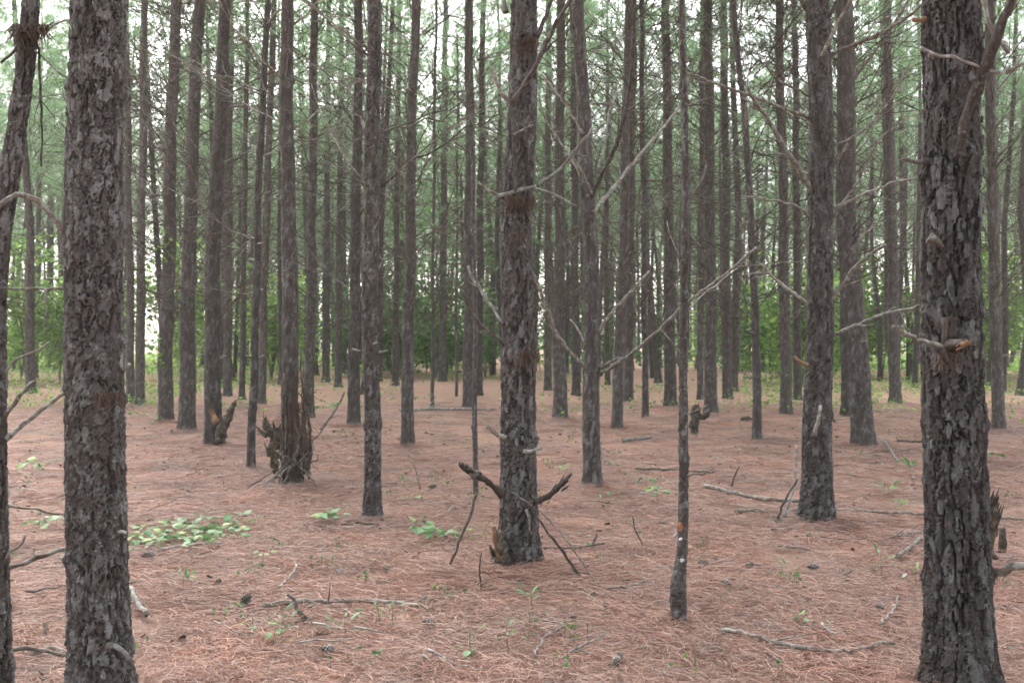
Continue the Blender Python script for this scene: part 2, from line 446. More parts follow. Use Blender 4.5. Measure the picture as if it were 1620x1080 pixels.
def stub_mesh(seed):
    rg = np.random.default_rng(seed); mb = MB(); t = np.linspace(0, 1, 5)
    P = np.stack([t, 0.1*t*rg.uniform(-1, 1), 0.5*t*rg.uniform(-0.3, 1)], 1)+rg.normal(0, 0.03, (5, 3)); P[0] = (-0.3, 0, 0)
    mb.tube(P*0.1, 0.014*(1-0.45*t), 6, jag=0.15, rng=rg); return mb.mesh('branch_stub', M_DEAD)
STUB = [stub_mesh(300+i) for i in range(6)]

def tuft_np(rg, c, d, n, L, w):
    """n needles fanning out of point c along direction d: one slim triangle each"""
    v = rg.normal(0, 1, (n, 3)); v /= np.linalg.norm(v, axis=1, keepdims=True)
    dr = d[None]*rg.uniform(0.2, 1.2, (n, 1)) + v*0.8; dr /= np.linalg.norm(dr, axis=1, keepdims=True)
    s = np.cross(dr, rg.normal(0, 1, (n, 3))); s /= np.linalg.norm(s, axis=1, keepdims=True)
    l = L*rg.uniform(0.7, 1.15, (n, 1))
    tip = c + dr*l; tip[:, 2] -= 0.03*rg.random(n)
    b0 = c + dr*0.01 + s*w/2; b1 = c + dr*0.01 - s*w/2
    return np.stack([b0, b1, tip], 1).reshape(-1, 3)

def crown_mesh(seed, Hc=8.0, nb=44, tufts=20, nn=24, wide=0.008, R0=2.3):
    rg = np.random.default_rng(seed); mb = MB(); NV = []
    for i in range(nb):
        f = (i+rg.random())/nb
        z0 = 0.1 + (Hc-0.5)*f
        L = (R0*(1-f)**0.75+0.35)*rg.uniform(0.7, 1.15)
        az = i*2.39996 + rg.normal(0, 0.4); el = rg.uniform(0.15, 0.55) + 0.4*f
        t = np.linspace(0, 1, 6)
        e = el + 0.35*(t-0.4)
        rad = np.cumsum(np.cos(e))/6*L; zz = np.cumsum(np.sin(e))/6*L
        rad -= rad[0]; zz -= zz[0]
        P = np.stack([rad*math.cos(az), rad*math.sin(az), z0+zz], 1)+rg.normal(0, 0.03, (6, 3))*t[:, None]
        mb.tube(P, 0.016*(1-0.8*t)*(0.5+L/R0*0.5), 3, mi=0, rng=rg, cap=False)
        k = int(tufts*(0.5+0.5*L/R0))
        for q in range(k):
            s = 0.35+0.65*math.sqrt(rg.random()); x = s*5; j = min(4, int(x)); p = P[j]+(P[j+1]-P[j])*(x-j)
            d = P[j+1]-P[j]; d = d/np.linalg.norm(d)
            off = rg.normal(0, 0.17, 3)*L/R0; off[2] = abs(off[2])*0.8
            dd = d*0.5 + off/ (np.linalg.norm(off)+1e-6)*0.6 + np.array([0, 0, 0.35]); dd /= np.linalg.norm(dd)
            c = p + off*1.5
            NV.append(tuft_np(rg, c, dd, nn, 0.20, wide))
    N = np.concatenate(NV); mb.add(N, (), np.arange(len(N)).reshape(-1, 3), 1)
    return mb.mesh('crown', [M_DEAD, M_NEEDLE], False)
CROWN = [crown_mesh(500+i, 8.5+0.25*i, 50+2*i, 33, 22, 0.008, 2.9) for i in range(5)]
CROWN_R = [crown_mesh(520+i, 8.5+0.25*i, 50+2*i, 36, 20, 0.011, 2.8) for i in range(4)]

def dead_set(seed, z0, z1, sp=0.25, per=4):
    """all dead twigs of a far pine in one mesh"""
    rg = np.random.default_rng(seed); mb = MB(); z = z0
    while z < z1:
        for q in range(rg.integers(1, per+1)):
            az = rg.uniform(0, 2*PI); L = rg.uniform(0.6, 2.9)*(0.35+0.55*min(1, z/5)); el = rg.uniform(0.1, 0.95)
            t = np.linspace(0, 1, 5); e = el+rg.uniform(-0.4, 0.4)*(t-0.3)
            rad = 0.03+np.cumsum(np.cos(e))/5*L-0.1*L; zz = np.cumsum(np.sin(e))/5*L
            P = np.stack([rad*math.cos(az), rad*math.sin(az), z+zz], 1)+rg.normal(0, 0.04, (5, 3))*t[:, None]
            mb.tube(P, 0.011*(1-0.6*t), 3, rng=rg, cap=False)
            for w in range(3):
                i = rg.integers(1, 4); d = P[i+1]-P[i]; d = d/np.linalg.norm(d)+rg.normal(0, 0.6, 3)
                mb.tube(np.stack([P[i], P[i]+d*L*0.2, P[i]+d*L*0.42+rg.normal(0, 0.04, 3)]), [0.007, 0.006, 0.003], 3, rng=rg, cap=False)
        z += sp*rg.uniform(0.6, 1.4)
    return mb.mesh('dead_branches', M_DARKB)
DSET = [dead_set(700+i, 1.6, 8.4) for i in range(6)]
DSET_R = [dead_set(720+i, 1.8, 6.6, 0.38, 3) for i in range(5)]

def far_trunk(seed):
    rg = np.random.default_rng(seed); H = 16.5
    zs = np.array([-0.1, 0, 2, 5, 9, 13, H]); rs = np.array([0.125, 0.125, 0.112, 0.098, 0.078, 0.05, 0.015])
    w = np.r_[0, 0, np.cumsum(rg.normal(0, 0.13, 5))]; w2 = np.r_[0, 0, np.cumsum(rg.normal(0, 0.13, 5))]
    n = 14; z = np.unique(np.r_[-0.1, np.linspace(0, 0.5, 6), np.linspace(0.5, 10, 48), np.linspace(10, H, 12)])
    X = np.interp(z, zs, w); Y = np.interp(z, zs, w2); R = np.interp(z, zs, rs)*(1+0.35*np.exp(-np.maximum(z, 0)/0.15))
    th = np.arange(n)*2*PI/n; TH, ZZ = np.meshgrid(th, z)
    RR = R[:, None]*(1+0.16*(fbm(TH*3, ZZ*6, seed, 3)-0.5)) + 0.012*(np.sin(ZZ*2*PI/0.55+seed) > 0.8)*np.clip(ZZ, 0, 1)
    V = np.stack([X[:, None]+RR*np.cos(TH), Y[:, None]+RR*np.sin(TH), ZZ], -1).reshape(-1, 3)
    m = len(z); i = np.arange(m-1)[:, None]*n; j = np.arange(n)[None, :]; k = (j+1) % n
    return mesh_np('trunk', V, np.stack([i+j, i+k, i+n+k, i+n+j], -1).reshape(-1, 4), None, [M_BARKF]), (float(np.interp(8.3, zs, w)), float(np.interp(8.3, zs, w2)))
FT = [far_trunk(800+i) for i in range(8)]

# ------------------------------------------------------------------ pines seen one by one
TREES = []      # (x, y) of every pine
def pine(base, samples, label, seed, group='pines of the plantation', H=None, bumps=(), branches='auto', nat_flare=0.30, depth=0.011, crown=True, cat='pine tree', name='pine_tree', D=None, a=0.034, b=0.085, zlo=1.2, lum=None, furrow=1.0):
    """base: photo pixel of the foot; samples: (py, centre px, width px) from foot to top of frame"""
    D = D or gdist(base[1]); rg = np.random.default_rng(seed)
    bx = (base[0]-810)/F*D; bz = gzf(bx, D)
    root = thing(name, label, cat, (bx, D, bz), group=group)
    H = H or rg.uniform(15.5, 17.5)
    zs = [-0.12]; xs = [0.0]; rs = [samples[0][2]/2/F*D]
    for (py, cx, w) in samples:
        zs.append(max(-0.1, CAMZ+(540-py)/F*D-bz)); xs.append((cx-810)/F*D-bx); rs.append(w/2/F*D*0.985)
    if zs[-1] < H-1:
        sl = (xs[-1]-xs[-2])/max(0.1, (zs[-1]-zs[-2]))*0.4
        z1 = zs[-1]
        for f in (0.35, 0.7, 1.0):
            z = z1+(H-z1)*f; zs.append(z); xs.append(xs[-1]+sl*(H-z1)*0.3); rs.append(max(0.012, rs[len(samples)]*(1-f)))
    zs = np.array(zs); xs = np.array(xs); rs = np.array(rs)
    o = np.argsort(zs, kind='stable'); zs, xs, rs = zs[o], xs[o], rs[o]
    ys = np.zeros_like(zs); ys[3:] = np.cumsum(rg.normal(0, 0.02 if D > 9 else 0.004, len(zs)-3))
    zlow = max(-0.05, CAMZ-0.36*D); zhigh = min(H-1, CAMZ+0.36*D)
    whorls = []
    z = rg.uniform(0.5, 0.9)
    while z < 9: whorls.append(z); z += rg.uniform(0.45, 0.8)
    bl = list(bumps)
    for w in whorls:
        for q in range(3): bl.append((rg.uniform(0, 2*PI), w+rg.normal(0, 0.02), rg.uniform(0.008, 0.018), 0.35, 0.035))
    me = trunk_mesh('trunk', zs, xs, ys, rs, D, (zlow, zhigh), seed, H, bl, depth, None, nat_flare, a, b, furrow)
    lum = lum or rg.uniform(0.7, 1.15); obj('trunk', me, root).color = (lum, lum, lum, 1)
    fx = lambda z: float(np.interp(z, zs, xs)); fy = lambda z: float(np.interp(z, zs, ys)); fr = lambda z: float(np.interp(z, zs, rs))
    if crown:
        cz = rg.uniform(6.8, 8.2) if D > 12 else rg.uniform(8.0, 9.0)
        obj('crown', CROWN[seed % 5], root, (fx(cz+2), fy(cz+2), cz), (0, 0, rg.uniform(0, 6.28)))
    if branches == 'auto':
        ztop = min(9.2, zhigh+0.3)
        if D < 22:
            for w in whorls:
                if w < zlo or w > ztop: continue
                low = min(1, max(0.25, (w-0.8)/2.5))
                for q in range(rg.integers(2, 5)):
                    az = rg.uniform(0, 2*PI); zz = w+rg.normal(0, 0.04)
                    if rg.random() < 0.55-0.4*low:
                        obj('branch_stub', STUB[rg.integers(6)], root, (fx(zz)+fr(zz)*0.9*math.cos(az), fy(zz)+fr(zz)*0.9*math.sin(az), zz), (0, 0, az), (1, 1, 1))
                        continue
                    sc = rg.uniform(0.7, 2.3)*low
                    obj('branch', BR[rg.integers(20)], root, (fx(zz)+fr(zz)*0.8*math.cos(az), fy(zz)+fr(zz)*0.8*math.sin(az), zz), (rg.normal(0, 0.25), rg.normal(0, 0.15), az), (sc, sc, sc*rg.uniform(0.8, 1.2)))
        if D > 13:
            tag(obj('dead_branches', DSET[seed % 6], root, (fx(4), fy(4), 0), (0, 0, rg.uniform(0, 6.28))), kind='stuff')
    TREES.append((bx, D))
    root_info = dict(lum=lum, root=root, D=D, bx=bx, bz=bz, fx=fx, fy=fy, fr=fr, zs=zs, xs=xs, rs=rs)
    return root_info

def px_branch(T, pts, w0, w1, mat=None, d0=None, dd=0.0, name='branch', jag=0.08, jit=0.004, sides=7, label=None, twigs=0, seed=1, blunt=False, parent=True):
    """a branch of tree T traced by pixels; dd = metres it swings away from (+) or towards (-) the lens over its length"""
    D = T['D'] if d0 is None else d0
    rg = np.random.default_rng(seed+int(pts[0][0])*7+int(pts[0][1]))
    n = len(pts); P = np.array([P3(px, py, D+dd*i/(n-1)) for i, (px, py) in enumerate(pts)])
    P = resample(P, 0.045, rg, jit)
    R = np.linspace(w0, w1, len(P))/2/F*D*(0.85 if name == 'branch' else 1.0)
    mb = MB(); base = np.array([T['bx'], T['D'], T['bz']])
    P = P-base
    R = R*(1+(0.32 if name in ('broken_branch', 'split_wood') else 0.17)*rg.uniform(-1, 1, len(R)))
    R[0] *= 1.25
    mb.tube(P, R, sides, jag=jag, rng=rg)
    L = np.linalg.norm(P[-1]-P[0])
    for q in range(twigs+(3 if name == 'branch' and L > 0.5 else 0)):
        i = int(rg.uniform(0.3, 0.95)*(len(P)-2)); d = P[i+1]-P[i]; d = d/np.linalg.norm(d)+rg.normal(0, 0.5, 3); d /= np.linalg.norm(d)
        t = np.linspace(0, 1, 5)[:, None]
        mb.tube(P[i]+d*t*L*rg.uniform(0.12, 0.35)+rg.normal(0, 0.01, (5, 3))*t, R[i]*0.45*(1-0.7*t[:, 0]), 4, rng=rg, cap=False)
    if name in ('broken_branch', 'split_wood', 'splintered_end'):
        dr = P[-1]-P[-2]; dr /= np.linalg.norm(dr)
        for q in range(9):
            f = rg.uniform(0.55, 1.0); i = int(f*(len(P)-1)); o2 = rg.normal(0, 0.5, 3)*R[i]; l = rg.uniform(0.3, 1.3)*R[0]*1.6
            mb.tube(np.stack([P[i]+o2-dr*0.03, P[i]+o2*1.4+dr*l*0.5, P[i]+o2*1.5+dr*l]), np.array([0.45, 0.3, 0.05])*max(R[i], R[0]*0.35), 4, rng=rg, jag=0.3)
        for q in range(5):
            i = rg.integers(1, max(2, len(P)-1)); o2 = rg.normal(0, 1, 3); o2 /= np.linalg.norm(o2)
            mb.tube(np.stack([P[i], P[i]+o2*R[i]*0.8, P[i]+o2*R[i]*1.25+dr*R[i]*0.5]), np.array([0.7, 0.5, 0.15])*R[i], 6, rng=rg, jag=0.3)
    o = obj(name, mb.mesh(name, mat or M_DEAD), T['root'])
    if label: o['label'] = label
    return o

def plates(T, n, seed, zr, smin=0.028, smax=0.055):
    """loose bark plates standing proud of the trunk, each its own piece"""
    rg = np.random.default_rng(seed)
    for i in range(n):
        z = rg.uniform(*zr); th = -PI/2 + rg.uniform(-1.45, 1.45)
        r = T['fr'](z)*(1+(0.22*math.exp(-max(z, 0)/0.13)))+rg.uniform(-0.004, 0.003)
        s = rg.uniform(smin, smax)
        loc = (T['fx'](z)+r*math.cos(th), T['fy'](z)+r*math.sin(th), z)
        o = obj('bark_plate', PLATE[rg.integers(len(PLATE))], T['root'], loc, (rg.normal(0, 0.10), rg.normal(0, 0.10)+rg.uniform(0, 0.12), th), (1.0*rg.uniform(0.5, 1.0), s/0.04, s/0.04*rg.uniform(0.9, 1.6)))
        lum = rg.uniform(0.85, 1.3)*T['lum']; o.color = (lum, lum, lum, 1)
def plate_mesh(seed):
    """flake: outline in the YZ plane, about 4 cm, a few mm thick towards +X"""
    rg = np.random.default_rng(seed); n = 9
    a = np.arange(n)*2*PI/n+rg.normal(0, 0.2, n); r = 0.02*rg.uniform(0.55, 1.3, n)
    y = r*np.cos(a)*0.75; z = r*np.sin(a)*1.2
    curve = -y*y*6
    back = np.stack([curve-0.010, y*1.03, z*1.03], 1)
    front = np.stack([curve+0.0022+rg.normal(0, 0.0007, n)-z*0.05, y*0.96, z*0.96], 1)
    c = np.array([[0.003, 0, 0]]); V = np.vstack([back, front, c]); Q = []; T = []
    for j in range(n):
        k = (j+1) % n
        Q += [[j, k, n+k, n+j]]; T.append([n+j, n+k, 2*n])
    return mesh_np('bark_plate', V, Q, T, [M_BARK], False, None, {'tone': np.full(len(V), 0.3+0.5*rg.random())})
PLATE = [plate_mesh(900+i) for i in range(12)]

# near and middle pines -------------------------------------------------------
def pine_l(base, samples, label, seed, **kw): return pine(base, samples, label, seed, **kw)
T_L = pine((160, 1130), [(1130, 161, 106), (1080, 161, 97), (900, 157, 93), (720, 153, 92), (540, 149, 90), (360, 147, 87), (200, 150, 86), (0, 155, 85)],
           'thick pine with flaky plated bark at the left, cut by the bottom edge', 11, branches=None, depth=0.016, a=0.038, b=0.062, furrow=0.65, lum=1.1,
           bumps=[(-PI/2+0.45, CAMZ-95/F*4.0, 0.02, 0.45, 0.05), (-PI/2+0.6, CAMZ-470/F*4, 0.012, 0.3, 0.03)])
T_R = pine((1523, 1096), [(1096, 1523, 112), (1060, 1521, 106), (900, 1516, 98), (720, 1512, 96), (540, 1510, 93), (360, 1510, 90), (200, 1512, 86), (0, 1511, 90)],
           'thickest dark pine with deeply furrowed bark at the right, in front', 12, branches=None, depth=0.017, lum=0.72, a=0.04, b=0.13,
           bumps=[(-PI/2+0.1, CAMZ, 0.022, 0.4, 0.06), (-PI/2+0.2, CAMZ+285/F*4.25, 0.014, 0.6, 0.05)])
T_C = pine((818, 896), [(896, 817, 72), (875, 818, 70), (845, 820, 64), (800, 819, 60), (700, 819, 57), (540, 819, 54), (360, 818, 50), (200, 826, 47), (0, 829, 42)],
           'centre pine with two broken arms near its foot and knotty branch whorls', 13, branches=None, depth=0.014, lum=0.95,
           zlo=9, bumps=[(-PI/2, CAMZ-25/F*6.6, 0.02, 0.9, 0.05), (-PI/2+0.3, CAMZ+225/F*6.6, 0.02, 1.5, 0.05), (-PI/2+0.2, CAMZ+480/F*6.6, 0.018, 1.5, 0.05), (-PI/2, CAMZ+172/F*6.6, 0.016, 0.9, 0.06), (-PI/2+0.2, CAMZ-265/F*6.6, 0.03, 0.9, 0.08)])
T_589 = pine((589, 822), [(822, 589, 29), (760, 589, 27), (540, 588, 26), (300, 587, 25), (0, 591, 23)], 'straight slender grey pine standing between the brush heap and the centre pine', 14)
T_29 = pine((1291, 825), [(825, 1291, 54), (780, 1291, 50), (700, 1292, 47), (540, 1298, 43), (360, 1298, 40), (200, 1297, 39), (0, 1292, 37)],
            'sturdy pine with long dead side branches, left of the thickest dark pine', 15, branches=None, bumps=[(-PI/2+0.1, CAMZ-100/F*8.2, 0.018, 0.8, 0.06), (-PI/2, CAMZ+500/F*8.2, 0.02, 1.5, 0.06), (-PI/2, CAMZ+60/F*8.2, 0.014, 1.0, 0.05)])
T_19 = pine((936, 770), [(770, 937, 30), (740, 937, 29), (650, 936, 28), (540, 937, 26), (430, 935, 25), (330, 930, 24), (200, 926, 22), (0, 917, 19)],
            'pine with long branches rising both ways, just right of the centre pine', 16, branches=None, bumps=[(-PI/2, CAMZ+212/F*10.3, 0.02, 1.5, 0.05), (-PI/2, CAMZ-50/F*10.3, 0.016, 1.5, 0.05)])
T_8 = pine((462, 770), [(770, 462, 34), (700, 461, 30), (540, 459, 26), (420, 458, 25), (300, 457, 23), (0, 456, 19)], 'pine rising out of the heap of dead brush, left of the slender grey pine', 17)
T_7 = pine((397, 743), [(743, 397, 14), (540, 402, 13), (360, 408, 12), (0, 424, 10)], 'thin young pine with bare foot between the split-foot pine and the brush heap', 18, H=12)
T_6 = pine((338, 705), [(705, 338, 30), (600, 334, 26), (450, 336, 25), (300, 341, 23), (0, 356, 18)], 'pine with a split stub leaning off its foot, left side middle distance', 19)
T_5 = pine((295, 681), [(681, 295, 26), (540, 297, 25), (300, 300, 21), (0, 314, 18)], 'clean straight pine immediately left of the split-foot pine', 20)
T_4 = pine((262, 668), [(668, 262, 24), (540, 263, 23), (300, 268, 19), (0, 278, 16)], 'pine with a green vine sprig on its side, left of the clean straight pine', 21)
T_11 = pine((645, 706), [(706, 645, 21), (540, 646, 19), (360, 649, 17), (0, 658, 14)], 'slim pine leaning slightly right, right of the slender grey pine', 22)
T_9 = pine((560, 673), [(673, 560, 20), (540, 561, 19), (300, 564, 16), (0, 569, 13)], 'pine half hidden just left of the slender grey pine', 23)
T_30 = pine((1367, 705), [(705, 1367, 36), (640, 1362, 34), (540, 1355, 33), (360, 1341, 32), (200, 1337, 29), (0, 1335, 26)], 'broad pine bowed to the left, behind the sturdy pine with long side branches', 24)
T_26 = pine((1198, 697), [(697, 1198, 15), (540, 1196, 13), (400, 1192, 12), (200, 1178, 10), (0, 1161, 9)], 'thin pine whose upper stem leans left, alone in the clearing at right', 25, H=14)
T_33 = pine((1581, 683), [(683, 1581, 20), (540, 1575, 18), (360, 1569, 17), (0, 1564, 15)], 'slim pine at the right edge beyond the thickest dark pine', 26)
T_17 = pine((886, 662), [(662, 886, 23), (540, 885, 21), (300, 885, 16), (0, 887, 14)], 'pine seen between the centre pine and the pine with long rising branches', 27)
T_20 = pine((976, 678), [(678, 976, 18), (540, 981, 17), (360, 988, 16), (0, 994, 12)], 'reddish pine right behind the pine with long rising branches', 28)
T_13 = pine((742, 647), [(647, 742, 20), (540, 742, 19), (300, 744, 16), (0, 742, 13)], 'pine with low green needle sprays, left of the centre pine', 29)
T_489 = pine((489, 660), [(660, 489, 18), (540, 490, 16), (300, 494, 14), (0, 498, 12)], 'pine peeping out right behind the brush-heap pine', 30)
MID = [  # foot, width at foot, centre at top of frame, label
    ((207, 634), 14, 200, 'first of the twin pines close behind the thick flaky pine, nearer to it'),
    ((221, 641), 16, 229, 'second of the twin pines, further from the thick flaky pine'),
    ((360, 625), 14, 366, 'thin pine right behind the split-foot pine'),
    ((383, 632), 10, 392, 'very slim pine left of the thin young pine'),
    ((413, 638), 14, 434, 'pine tucked behind the thin young pine'),
    ((625, 610), 11, 632, 'slim far pine left of the slim leaning pine'),
    ((757, 626), 13, 764, 'pine directly behind the thin dead pole by the centre pine'),
    ((700, 603), 13, 705, 'far pine in front of the dark bush left of centre'),
    ((867, 617), 13, 868, 'pine partly hidden close right of the centre pine'),
    ((912, 625), 14, 906, 'pine partly hidden left of the pine with long rising branches'),
    ((994, 636), 16, 1003, 'pine close behind the reddish pine'),
    ((1021, 660), 11, 1014, 'slim pole pine between the reddish pine and the scarred sapling'),
    ((1060, 642), 20, 1053, 'pine close left of the scarred sapling'),
    ((1108, 632), 11, 1111, 'slim pine right behind the broken snag'),
    ((1125, 652), 21, 1120, 'stout pine right of the broken snag'),
    ((1151, 630), 16, 1144, 'pine between the stout snag-side pine and the thin leaning pine'),
    ((1244, 655), 19, 1233, 'pine between the thin leaning pine and the sturdy branched pine'),
    ((1262, 632), 14, 1258, 'pine half covered by the left flank of the sturdy branched pine'),
    ((1340, 657), 20, 1330, 'pine half covered by the bowed broad pine'),
    ((1416, 638), 19, 1404, 'straight pine in front of green bushes, left of the thickest dark pine'),
    ((535, 612), 12, 541, 'pine seen left of the slender grey pine in the far rows'),
    ((516, 604), 12, 520, 'neighbour of the far pine left of the slender grey pine'),
    ((78, 585), 12, 84, 'pine in the left clearing with green ground, beside the image edge'),
    ((44, 583), 14, 46, 'stouter pine in the left clearing nearest the image edge'),
]
for i, (b, w, tx, lab) in enumerate(MID):
    x = b[0]; pine(b, [(b[1], x, w), (540, x+(tx-x)*0.12, w*0.94), (300, x+(tx-x)*0.45, w*0.82), (0, tx, w*0.66)], lab, 40+i)

# far left edge: a dark crooked stem
T_E = pine((-6, 1110), [(1110, -6, 50), (900, -8, 46), (720, -10, 43), (480, -12, 38), (360, -3, 35), (270, 12, 33), (200, 23, 31), (100, 36, 30), (0, 44, 28)],
           'dark crooked pine stem at the extreme left edge', 34, branches=None, H=11, crown=True)
# scarred sapling in front
T_S = pine((1075, 985), [(985, 1075, 24), (955, 1073, 27), (925, 1072, 27), (900, 1076, 21), (875, 1081, 17), (800, 1083, 17), (660, 1083, 15), (540, 1083, 14), (300, 1082, 12), (0, 1078, 10)],
           'scarred sapling with orange and white blaze marks, in front right of centre', 35, branches=None, H=8, crown=False, cat='sapling', name='pine_sapling', depth=0.005, a=0.02, b=0.05, nat_flare=0.1)
T_P = pine((753, 782), [(782, 753, 9), (540, 751, 8), (300, 748, 6), (150, 746, 4), (0, 744, 3)], 'thin dead pole standing just left of the centre pine', 36, branches=None, H=5.2, crown=False, cat='sapling', name='dead_sapling', depth=0.003, a=0.015, b=0.04, nat_flare=0.0)
T_P2 = pine((684, 645), [(645, 684, 6), (540, 684, 5.5), (300, 686, 5), (0, 690, 4)], 'threadlike sapling right of the slim leaning pine', 37, branches='auto', H=10, crown=False, cat='sapling', name='pine_sapling', depth=0.003, nat_flare=0.05)
T_P3 = pine((722, 626), [(626, 722, 5), (540, 722, 5), (300, 723, 4), (0, 724, 4)], 'threadlike sapling in front of the dark bush left of centre', 38, branches='auto', H=10, crown=False, cat='sapling', name='pine_sapling', depth=0.003, nat_flare=0.05)

plates(T_L, 150, 21, (0.05, 2.95), 0.022, 0.046); plates(T_R, 120, 22, (0.1, 2.95), 0.022, 0.042); plates(T_C, 80, 23, (0.2, 3.8), 0.022, 0.042)

# ------------------------------------------------------------------ traced branches
B = px_branch
# left pine and the crooked edge stem
B(T_L, [(110, 372), (85, 345), (48, 305), (30, 303), (0, 322), (-20, 335)], 12, 9, M_DEAD, dd=-0.2)
B(T_L, [(110, 458), (88, 453), (72, 457), (35, 455), (0, 459), (-25, 462)], 6, 5, M_DEAD, dd=0.1, twigs=1)
B(T_L, [(72, 457), (76, 480), (74, 520)], 4, 2, M_PALE, name='branch', dd=0.05)
B(T_E, [(8, 695), (40, 665), (75, 640), (112, 616)], 10, 7, M_DEAD, dd=0.25)
B(T_E, [(5, 662), (22, 640), (40, 612), (56, 600)], 9, 5, M_PALE, dd=-0.15, twigs=1)
B(T_E, [(3, 592), (20, 575), (45, 560), (78, 541)], 7, 3, M_DEAD, dd=0.1)
B(T_E, [(4, 900), (35, 889), (70, 878), (112, 868)], 9, 8, M_DEAD, dd=0.2, jag=0.2, twigs=1)
B(T_E, [(2, 892), (20, 868), (32, 862), (42, 845)], 9, 4, M_PALE, dd=-0.1, jag=0.25, twigs=1)
B(T_E, [(2, 800), (30, 801), (60, 806), (110, 815)], 5, 4, M_DEAD, dd=0.2)
B(T_E, [(2, 1025), (25, 1022), (60, 1026), (112, 1037)], 10, 7, M_DEAD, dd=0.15)
B(T_E, [(45, 60), (62, 40), (85, 35)], 8, 3, M_DEAD, twigs=3)
B(T_E, [(40, 60), (25, 78), (0, 100)], 6, 4, M_DARKB)
B(T_E, [(62, 48), (64, 120), (66, 200), (65, 265)], 5, 3, M_DARKB)
B(T_E, [(50, 62), (80, 42), (112, 28)], 6, 4, M_DEAD, dd=0.2)
B(T_E, [(55, 80), (80, 105), (108, 128)], 4, 3, M_PALE, dd=0.1)
B(T_E, [(10, 300), (-5, 310), (-20, 300)], 10, 8, M_DEAD)
B(T_L, [(172, 1021), (178, 1018), (190, 1021), (201, 1030), (206, 1043)], 9, 8, M_PALE, dd=-0.1, d0=3.88, name='branch_stub', sides=9, jit=0.001)
B(T_L, [(192, 582), (202, 580), (206, 577)], 6, 5, M_PALE, name='branch_stub')
B(T_L, [(188, 842), (200, 841)], 6, 5, M_PALE, name='branch_stub', d0=3.93)
# centre pine
B(T_C, [(806, 168), (797, 150), (785, 130), (775, 104)], 9, 7, M_DEAD, d0=6.5, dd=-0.1, blunt=True)
B(T_C, [(805, 167), (822, 145), (848, 108), (866, 62), (885, 30), (905, -5), (925, -40)], 10, 7, M_DARKB, d0=6.47, dd=-0.3)
B(T_C, [(807, 165), (812, 200), (814, 240), (816, 305)], 7, 5, M_DARKB, d0=6.45, dd=-0.02)
B(T_C, [(812, 213), (830, 205), (845, 198)], 4, 3, M_DEAD, d0=6.42)
B(T_C, [(796, 312), (788, 313), (770, 300), (754, 286)], 7, 5, M_DEAD, d0=6.5, dd=-0.1)
B(T_C, [(783, 312), (800, 308), (818, 302), (834, 297), (848, 294)], 9, 8, M_PALE, d0=6.46, dd=0.02)
B(T_C, [(846, 296), (868, 282), (892, 262), (912, 236), (938, 205)], 8, 5, M_DEAD, d0=6.55, dd=0.2, twigs=1)
B(T_C, [(842, 296), (866, 303), (886, 312), (915, 328)], 6, 3, M_PALE, d0=6.5, dd=-0.2)
B(T_C, [(798, 545), (783, 532), (762, 516), (744, 491), (731, 460)], 7, 5, M_DARKB, d0=6.55, dd=-0.15)
B(T_C, [(796, 511), (785, 496), (777, 482), (760, 462), (748, 440), (740, 421)], 6, 6, M_PALE, d0=6.6, dd=0.2)
B(T_C, [(830, 55), (826, 28), (822, -10)], 8, 6, M_DARKB, d0=6.5)
B(T_C, [(848, 58), (862, 30), (877, -10)], 9, 7, M_DARKB, d0=6.55)
B(T_C, [(800, 20), (793, 6), (796, -8)], 8, 6, M_PALE, name='branch_stub')
B(T_C, [(800, 694), (786, 690), (778, 682), (771, 675)], 9, 7, M_DEAD, d0=6.5, jag=0.2, name='branch_stub')
B(T_C, [(828, 713), (840, 717), (852, 714), (858, 708)], 7, 5, M_PALE, d0=6.42, jag=0.2, name='branch_stub')
B(T_C, [(796, 782), (780, 768), (764, 757), (752, 748), (740, 744), (728, 733)], 13, 10, M_BARK, d0=6.5, dd=-0.3, jag=0.28, name='broken_branch', sides=9, label='broken arm reaching left with a splintered knotty end')
B(T_C, [(752, 752), (744, 742), (736, 740)], 14, 7, M_PALE, d0=6.28, jag=0.3, name='splintered_end', sides=8)
B(T_C, [(838, 798), (855, 790), (872, 783), (886, 768), (903, 750)], 13, 5, M_BARK, d0=6.5, dd=-0.3, jag=0.3, name='broken_branch', sides=9, label='broken arm reaching right, tapering to a torn tip')
B(T_C, [(840, 800), (832, 793), (822, 792)], 16, 10, M_DARKB, d0=6.42, name='branch_stub', jag=0.2)
B(T_C, [(796, 888), (788, 868), (782, 848), (779, 832)], 15, 5, M_SPLIT, d0=6.5, dd=-0.06, jag=0.35, name='split_wood', label='orange splinter of split wood at the foot', sides=8)
B(T_C, [(797, 884), (792, 858), (790, 842)], 26, 12, M_ROT, d0=6.5, dd=-0.03, jag=0.35, name='split_wood', sides=8)
B(T_C, [(833, 805), (834, 822), (842, 828), (838, 838)], 4, 3, M_PALE, d0=6.38, name='bark_strip')
